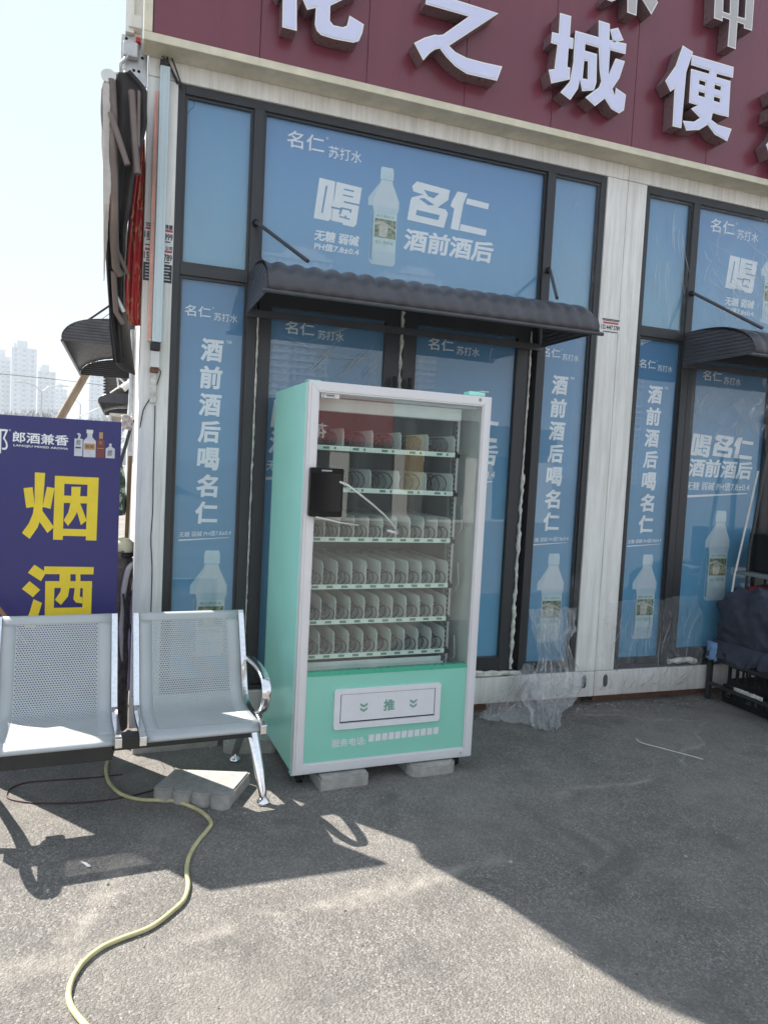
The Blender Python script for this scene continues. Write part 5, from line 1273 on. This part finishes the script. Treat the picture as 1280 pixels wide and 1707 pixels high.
m = MB(); m.grid(lambda u, v: (lambda p: (p.x, p.y+.03*noise.noise(Vector((u*4, v*4, 2))), p.z))(at(203+19*u+2*noise.noise(Vector((v*6, 1, 1))), 692+24*v+6*noise.noise(Vector((u*5, 0, 3))), 1, .28)), 12, 12)
o = solid(m.build('white_rag', MT['fabric']), .003); tag(o, 'crumpled pale rag hanging above the camouflage jacket', 'rag')
m = MB(); m.bar(at(218, 757, 1, .42), at(210, 925, 1, .42), .030, .022); m.bar(at(217.5, 753, 1, .42), at(217.3, 760, 1, .42), .036, .03, 1)
o = m.build('wooden_batten', [simple('brown_wood_batten', (.22, .13, .06), .6, var=.25, stretch=(1, 1, .1)), MT['whiteplastic']]); tag(o, 'brown wooden batten standing beside the grey pipe', 'batten')
HL = Thing('helmet', 'pale scooter helmet wedged between the board and the post', 'helmet', (-.13, .2, 1.1))
c_ = at(205, 915, 1, .2)
m = MB(); m.lathe([(.001, .065), (.035, .058), (.060, .035), (.070, .0), (.066, -.03)], tuple(c_), 20); HL.part('shell', m, simple('pale_yellow_shell', (.62, .60, .38), .3))
m = MB(); m.lathe([(.071, -.035), (.075, -.03), (.070, -.012)], tuple(c_+Vector((0, -.012, -.002))), 20); HL.part('visor', m, MT['plasticblk'])
m = MB(); q = [at(x, y, 1, .12) for x, y in ((228, 925), (226, 938), (215, 948), (208, 975), (203, 1010), (201, 1060), (200, 1130))]
m.tube(path(q, 0), .017, 10); WC = Thing('tube_stand', 'bent white tubular frame standing in the gap beside the board', 'stand', (-.1, .12, .3)); WC.part('tube', m, simple('cream_tube', (.60, .58, .50), .45, var=.15))
m = MB(); q = [at(x, y, 1, .16) for x, y in ((227, 960), (222, 1000), (216, 1060), (214, 1150))]; m.tube(path(q, 0), .014, 10); WC.part('tube', m, MT['galv'])
m = MB(); q = [at(x, y, 1, .08) for x, y in ((206, 990), (210, 1020), (220, 1055), (224, 1090))]; m.tube(path(q, 0), .006, 8); WC.part('strap', m, MT['dark'])
m = MB(); a = at(198, 985, 1, .3); m.box(a.x-.02, a.x+.09, .25, .40, .45, a.z, bev=.01); o = m.build('carton', simple('pale_carton', (.50, .47, .40), .8, var=.25, scale=18)); tag(o, 'pale battered carton glimpsed between board and post', 'carton')
m = MB(); a = at(196, 935, 1, .36); m.grid(lambda u, v: (a.x+.10*u, .36-.04*math.sin(u*PI), a.z+.02-.20*v+.02*noise.noise(Vector((u*4, v*4, 8)))), 10, 10)
g = N('green_woven_pattern'); p = g.pos(); g.color(g.ramp(g.noise(p, 60, 3, .6), [(.4, (.04, .10, .07)), (.55, (.35, .40, .34)), (.65, (.06, .12, .09))])); g.rough(.8)
o = solid(m.build('woven_bag', g.m), .004); tag(o, 'green patterned woven bag behind the white tubular frame', 'bag')
m = MB(); m.grid(lambda u, v: (-.24+.235*u, .16-.12*math.sin(u*PI)*(.4+.6*v)+.03*noise.noise(Vector((u*5, v*7, 6))), 1.02-1.01*v+.03*noise.noise(Vector((u*6, v*5, 2)))*(1-v)), 30, 50); 
o = solid(m.build('dark_bag', simple('brown_grey_sack_cloth', (.10, .088, .075), .8, var=.6, scale=26)), .005); tag(o, 'brown grey sack slumped to block sun between board and post', 'bag')  # enlarged down to the ground to block sun through the gap
m = MB(); q = [at(x, y, 1, -.30) for x, y in ((-12, 1000), (14, 1034))]; m.tube([q[0], q[1], q[1]+(q[1]-q[0])*1.2], .010, 8)
o = m.build('broom_stick', simple('orange_brown_wood', (.35, .17, .07), .6)); tag(o, 'thin brown wooden stick slanting at the photo edge over the bench', 'stick')
# far side-wall things: camera, second folded awning, stay rods
SC = Thing('security_camera', 'white security camera under the far side awnings', 'security camera', (-.15, 8.9, 2.9))
c_ = at(210, 645, 1, 9.0); c2 = at(222, 636, 1, 9.0); ax = (c2-c_).normalized()
m = MB(); m.tube([c_-ax*.06, c_+ax*.16], .055, 12); SC.part('body', m, MT['whiteplastic'])
m = MB(); m.tube([c_-ax*.075, c_-ax*.061], .048, 12); SC.part('lens', m, MT['dark'])
m = MB(); m.tube([c_+Vector((.05, 0, -.02)), c_+Vector((.16, 0, .05))], .015, 8); SC.part('arm', m, MT['plasticblk'])
FA = Thing('folded_shade', 'dark folded shade with scalloped edge above the farther awning', 'shade', (-.3, 9.5, 3.0))
def fs_(u, v):
    a = at(178+50*u, 627+30*v, 1, 9.6+2*u); e = .10*abs(math.sin(v*PI*6))*(1-u)**4; return (a.x-e*.5, a.y, a.z)
m = MB(); m.grid(lambda u, v: fs_(u, v) if u > .02 or True else 0, 14, 36); solid(FA.part('canvas', m, MT['canvas']), .01)
m = MB()
for (a, b) in (((196, 630), (198, 648)), ((199, 630), (212, 642)), ((214, 630), (216, 646))): m.bar(at(*a, 1, 9.3), at(*b, 1, 9.3), .03, .03)
FA.part('arms', m, MT['galv'])
for (a, b, Y_, nm) in (((224, 628), (184, 655), 8.0, 'pale thin stay rod sloping above the farther side awning'), ((166, 680), (134, 694), 10.0, 'pale thin stay rod sloping down towards the board top')):
    m = MB(); m.tube([at(*a, 1, Y_), at(*b, 1, Y_)], .011, 6); o = m.build('stay_rod', MT['whiteplastic']); tag(o, nm, 'rod')
m = MB(); m.tube([at(236, 485, 1, 1.2), at(163, 537, 0, -.5)], .006, 6); o = m.build('stay_rod', MT['black_steel']); tag(o, 'thin dark stay rod holding the nearer side awning', 'rod')
m = MB(); m.box(-.30, .0, 10.9, 16.3, 2.28, 2.34); m.box(-.34, -.30, 10.9, 16.3, 2.1, 2.34); o = m.build('ledge', MT['fabric']); tag(o, 'pale ledge under the farther side awning', 'ledge')

# containers behind, seen past the corner
m = MB(); m.box(.02, 6, 6.4, 22, 0, 3.6); o = m.build('rear_container', simple_wall); tag(o, 'pale container standing behind the corner of the first shop', 'container')

# ------------------------------------------------------------------ far things
def dirpt(px, py, D):
    d = FW*CF + RT*(px-640) - UP*(py-853.5); return CLOC + d*(D/math.hypot(d.x, d.y))
def tower(px0, px1, ptop, D, label, cap=True, loc=None, W_=None, H=None, seed=0, group='hazy apartment towers on the skyline'):
    if loc is None:
        a, b = dirpt(px0, 700, D), dirpt(px1, 700, D); c = (a+b)/2; W_ = (b-a).length; t = dirpt((px0+px1)/2, ptop, D); H = t.z; rz = math.atan2(b.y-a.y, b.x-a.x)
    else: c, rz = Vector(loc[:3]), loc[3]
    T = Thing('apartment_tower', label, 'tower', (c.x, c.y, 0), rz, group); T.rz = rz or .0001
    Dp = 16; n = max(3, int(W_/3.6)); rnd = random.Random(seed)
    m = MB(); m.box(-W_/2, W_/2, 0, Dp, 0, H); m.build('walls', MT['tower'], T.o)
    m = MB()
    for k in range(n):
        x = -W_/2+W_*(k+.5)/n
        if k % 3 == 1: m.box(x-.9, x+.9, -1.0, -.01, 3, H-2)
    m.build('bay_columns', MT['tower'], T.o)
    m = MB(); nf = int(H/3)
    for f in range(nf):
        for k in range(n):
            x = -W_/2+W_*(k+.5)/n
            yy = -1.02 if k % 3 == 1 else -.02
            m.add([(x-.75, yy, f*3+1), (x+.75, yy, f*3+1), (x+.75, yy, f*3+2.5), (x-.75, yy, f*3+2.5)], [(0, 1, 2, 3)])
        for k in range(4): 
            y = 2+k*3.6
            for sx in (-W_/2-.02, W_/2+.02): m.add([(sx, y, f*3+1), (sx, y+1.5, f*3+1), (sx, y+1.5, f*3+2.5), (sx, y, f*3+2.5)], [(0, 1, 2, 3)])
    stuff(m.build('windows', MT['towerwin'], T.o))
    m = MB()
    for f in range(nf): m.box(-W_/2+.1, W_/2-.1, -.35, -.03, f*3+2.72, f*3+2.95) if f % 1 == 0 else None
    stuff(m.build('floor_bands', MT['tower'], T.o))
    if cap: m = MB(); m.box(-W_*.30, W_*.12, 2, Dp-3, H, H+4.5); m.box(-W_*.42, -W_*.32, 3, 8, H, H+3); m.build('roof_house', MT['tower'], T.o)
    return T
tower(-8, 17, 594, 520, 'pale hazy tower cut by the left photo edge', seed=1)
tower(18, 60, 580, 500, 'tallest hazy tower on the skyline, second from the left', seed=2)
tower(62, 92, 619, 540, 'shorter hazy tower right of the tallest one', seed=3)
tower(92, 112, 648, 640, 'low faint tower beside the street lamp', seed=4)
tower(148, 178, 612, 560, 'hazy tower seen just left of the side awning', seed=5)
tower(-60, -20, 600, 560, 'hazy tower outside the left edge of the row', seed=6)
tower(-130, -95, 588, 540, 'hazy tower far outside the left edge, nearer of two', seed=7)
tower(-240, -200, 600, 600, 'hazy tower far outside the left edge, farther of two', seed=8)
# bare trees
def tree_mesh(seed, H):
    rnd = random.Random(seed); tr, cr = MB(), MB()
    def grow(p, d, L, r_, lvl):
        n = 3; pts = [p]; dd = d.copy()
        for i in range(n):
            dd = (dd+Vector((rnd.uniform(-1, 1), rnd.uniform(-1, 1), rnd.uniform(-.3, .6)))*.16).normalized(); pts.append(pts[-1]+dd*L/n)
        (tr if lvl == 0 else cr).tube(pts, [r_*(1-.45*i/n) for i in range(n+1)], 5 if lvl < 2 else 3, cap=False)
        if lvl >= 5: return
        for k in range((4, 4, 4, 3, 3, 0)[lvl]):
            t = rnd.uniform(.45, 1); i = min(int(t*n), n-1); q = pts[i].lerp(pts[i+1], t*n-i)
            a = Vector((rnd.uniform(-1, 1), rnd.uniform(-1, 1), rnd.uniform(.0, .9))).normalized()
            grow(q, (dd*.55+a*.75).normalized(), L*rnd.uniform(.55, .78), max(r_*.5, .012), lvl+1)
    grow(Vector((0, 0, 0)), Vector((0, 0, 1)), H*.36, H*.018, 0)
    return tr, cr
kinds = []
for k in range(3):
    tr, cr = tree_mesh(20+k, 9)
    T = Thing('bare_tree', 'x', 'tree', (0, 0, 0), 0, 'bare winter trees beyond the lot'); T.rz = 1
    tr.build('trunk', MT['bark'], T.o); cr.build('crown', MT['bark'], T.o); kinds.append(T.o)
spots = [(-60, 660, 82, 'bare tree well outside the left edge, third of the outer three'), (-105, 655, 90, 'bare tree well outside the left edge, second of the outer three'), (-160, 660, 86, 'bare tree well outside the left edge, first of the outer three'), (-22, 655, 78, 'bare tree outside the left edge of the tree row'), (8, 660, 70, 'bare brown tree at the left photo edge above the board'), (30, 668, 84, 'bare tree below the tallest far tower'), (52, 664, 90, 'bare tree just left of the street lamp'),
         (78, 668, 88, 'bare tree right behind the double street lamp'), (104, 672, 100, 'bare tree left of the leaning wooden pole'), (126, 670, 92, 'bare tree seen right of the leaning wooden pole'), (150, 676, 104, 'bare tree under the faint tower by the awning'),
         (172, 678, 110, 'bare tree close to the farther side awning'), (196, 680, 100, 'bare tree mostly hidden behind the side awnings')]
for i, (px, pt, D, lb) in enumerate(spots):
    g_ = dirpt(px, 700, D); top = dirpt(px, pt, D).z; k = kinds[i % 3]; s_ = top/9*1.12
    if i < 3: o = k; o.location = (g_.x, g_.y, 0); o.rotation_euler = (0, 0, i*1.3); o['label'] = lb
    else: o = clone(k, (g_.x, g_.y, 0), i*1.3, lb)
    o.scale = (s_, s_, s_)
def lamp(px, pt, D, label, arms=(1, -1)):
    g_ = dirpt(px, 700, D); H = dirpt(px, pt, D).z; T = Thing('street_lamp', label, 'street lamp', (g_.x, g_.y, 0), -YAW*0+.2, 'street lamps beyond the lot'); T.rz = .2
    m = MB(); m.tube([(0, 0, 0), (0, 0, H-.6)], [.11, .06], 8); m.build('pole', MT['galv'], T.o)
    for s_ in arms:
        m = MB(); m.tube([(0, 0, H-.6), (.5*s_, 0, H-.15), (1.3*s_, 0, H)], .035, 6); m.build('arm', MT['galv'], T.o)
        m = MB(); m.box(min(1.2*s_, 1.9*s_), max(1.2*s_, 1.9*s_), -.12, .12, H-.04, H+.06, bev=.03); m.build('lamp_head', MT['whiteplastic'], T.o)
lamp(69, 640, 62, 'curved street lamp in front of the far towers', (1, -1)); lamp(134, 665, 85, 'small street lamp right of the leaning pole')
m = MB(); P_ = [dirpt(-30+26*k, 620.5+2.9*k-.9*math.sin(k/9*PI)*2, 40+k*2) for k in range(10)]; m.tube(P_, .018, 5)
o = m.build('power_line', MT['blackcable']); tag(o, 'thin overhead power line crossing in front of the towers', 'power line')
m = MB(); m.box(-60, 25, 118, 119, 0, 2.6); o = m.build('lot_wall', MT['tower']); tag(o, 'low pale wall far behind the bare trees', 'wall')

# ------------------------------------------------------------------ across the lot, behind the photographer (seen in the glass)
OK_ = Thing('opposite_shop', 'low crimson signed shop row across the lot, mirrored in the glass', 'shop', (9, -17, 0))
OK_.rz = 1
m = MB(); m.box(-4, 4.5, -5, 0, 0, 2.25); m.build('wall', simple_wall, OK_.o)
m = MB(); m.box(-4.0, -.7, -.2, .25, 2.25, 3.5); sg2 = m.build('sign_panel', simple('brick_red_sign', (.30, .085, .10), .5), OK_.o)
m = MB(); m.box(-.68, 4.5, -.2, .2, 2.25, 3.1); m.build('sign_panel', simple('dark_slate_sign', (.08, .10, .11), .5), OK_.o)
m = MB(); vs, fs, x0, x1, y0, y1, z0, z1 = text_geo('花', .03, 0); k_ = .42/(x1-x0)
m.add([(-(x-(x0+x1)/2)*k_-2.9, .256+.001*(z-z0)/(z1-z0), 2.50+(y-(y0+y1)/2)*k_) for x, y, z in vs], [f for f in fs]); m.build('sign_lettering', MT['letterwhite'], sg2)
for x in (-3.2, -1.2, 1.2, 3.0): m = MB(); m.box(x-.7, x+.7, .001, .03, .1, 2.1, bev=.01); m.build('shop_window', MT['frame'], OK_.o)
m = MB(); m.box(-.38, .05, .5, .85, .9, 2.55); m.build('yellow_post', simple('ochre_paint', (.34, .27, .14), .6), OK_.o)  # unseen post, cut short so it mirrors as a faint yellow patch
GS = Thing('grey_house', 'two storey grey house across the lot behind the photographer', 'house', (-9, -24, 0)); GS.rz = 1
m = MB(); m.box(-8, 8, -8, 0, 0, 6.5); m.build('wall', MT['tower'], GS.o)
for k in range(5):
    for z in (1.0, 4.0): m = MB(); m.box(-6.6+3*k, -5.2+3*k, .001, .04, z, z+1.5); m.build('window', MT['towerwin'], GS.o)
for i, (x, y, rz, W_, H) in enumerate(((66, -300, PI, 30, 88), (130, -330, PI, 28, 96), (-60, -340, PI, 30, 70), (230, -300, PI, 30, 78))):
    tower(0, 0, 0, 0, ('apartment tower across the lot, first in the mirrored row', 'tallest apartment tower across the lot in the mirrored row', 'apartment tower across the lot on the far left of the mirrored row', 'apartment tower across the lot on the far right of the mirrored row')[i], True, (x, y, 0, rz), W_, H, 40+i, 'apartment towers across the lot')

# ------------------------------------------------------------------ air
g = N('hazy_air'); g.nt.nodes.remove(g.b); pv = g.add('ShaderNodeVolumePrincipled'); pv.inputs['Color'].default_value = (.58, .64, .71, 1); pv.inputs['Density'].default_value = .0013; pv.inputs['Anisotropy'].default_value = .0
g.ln(pv.outputs[0], g.out.inputs['Volume'])
m = MB(); m.box(-1450, 1450, -1400, 2400, -1.5, 130); o = m.build('haze', g.m); stuff(o)
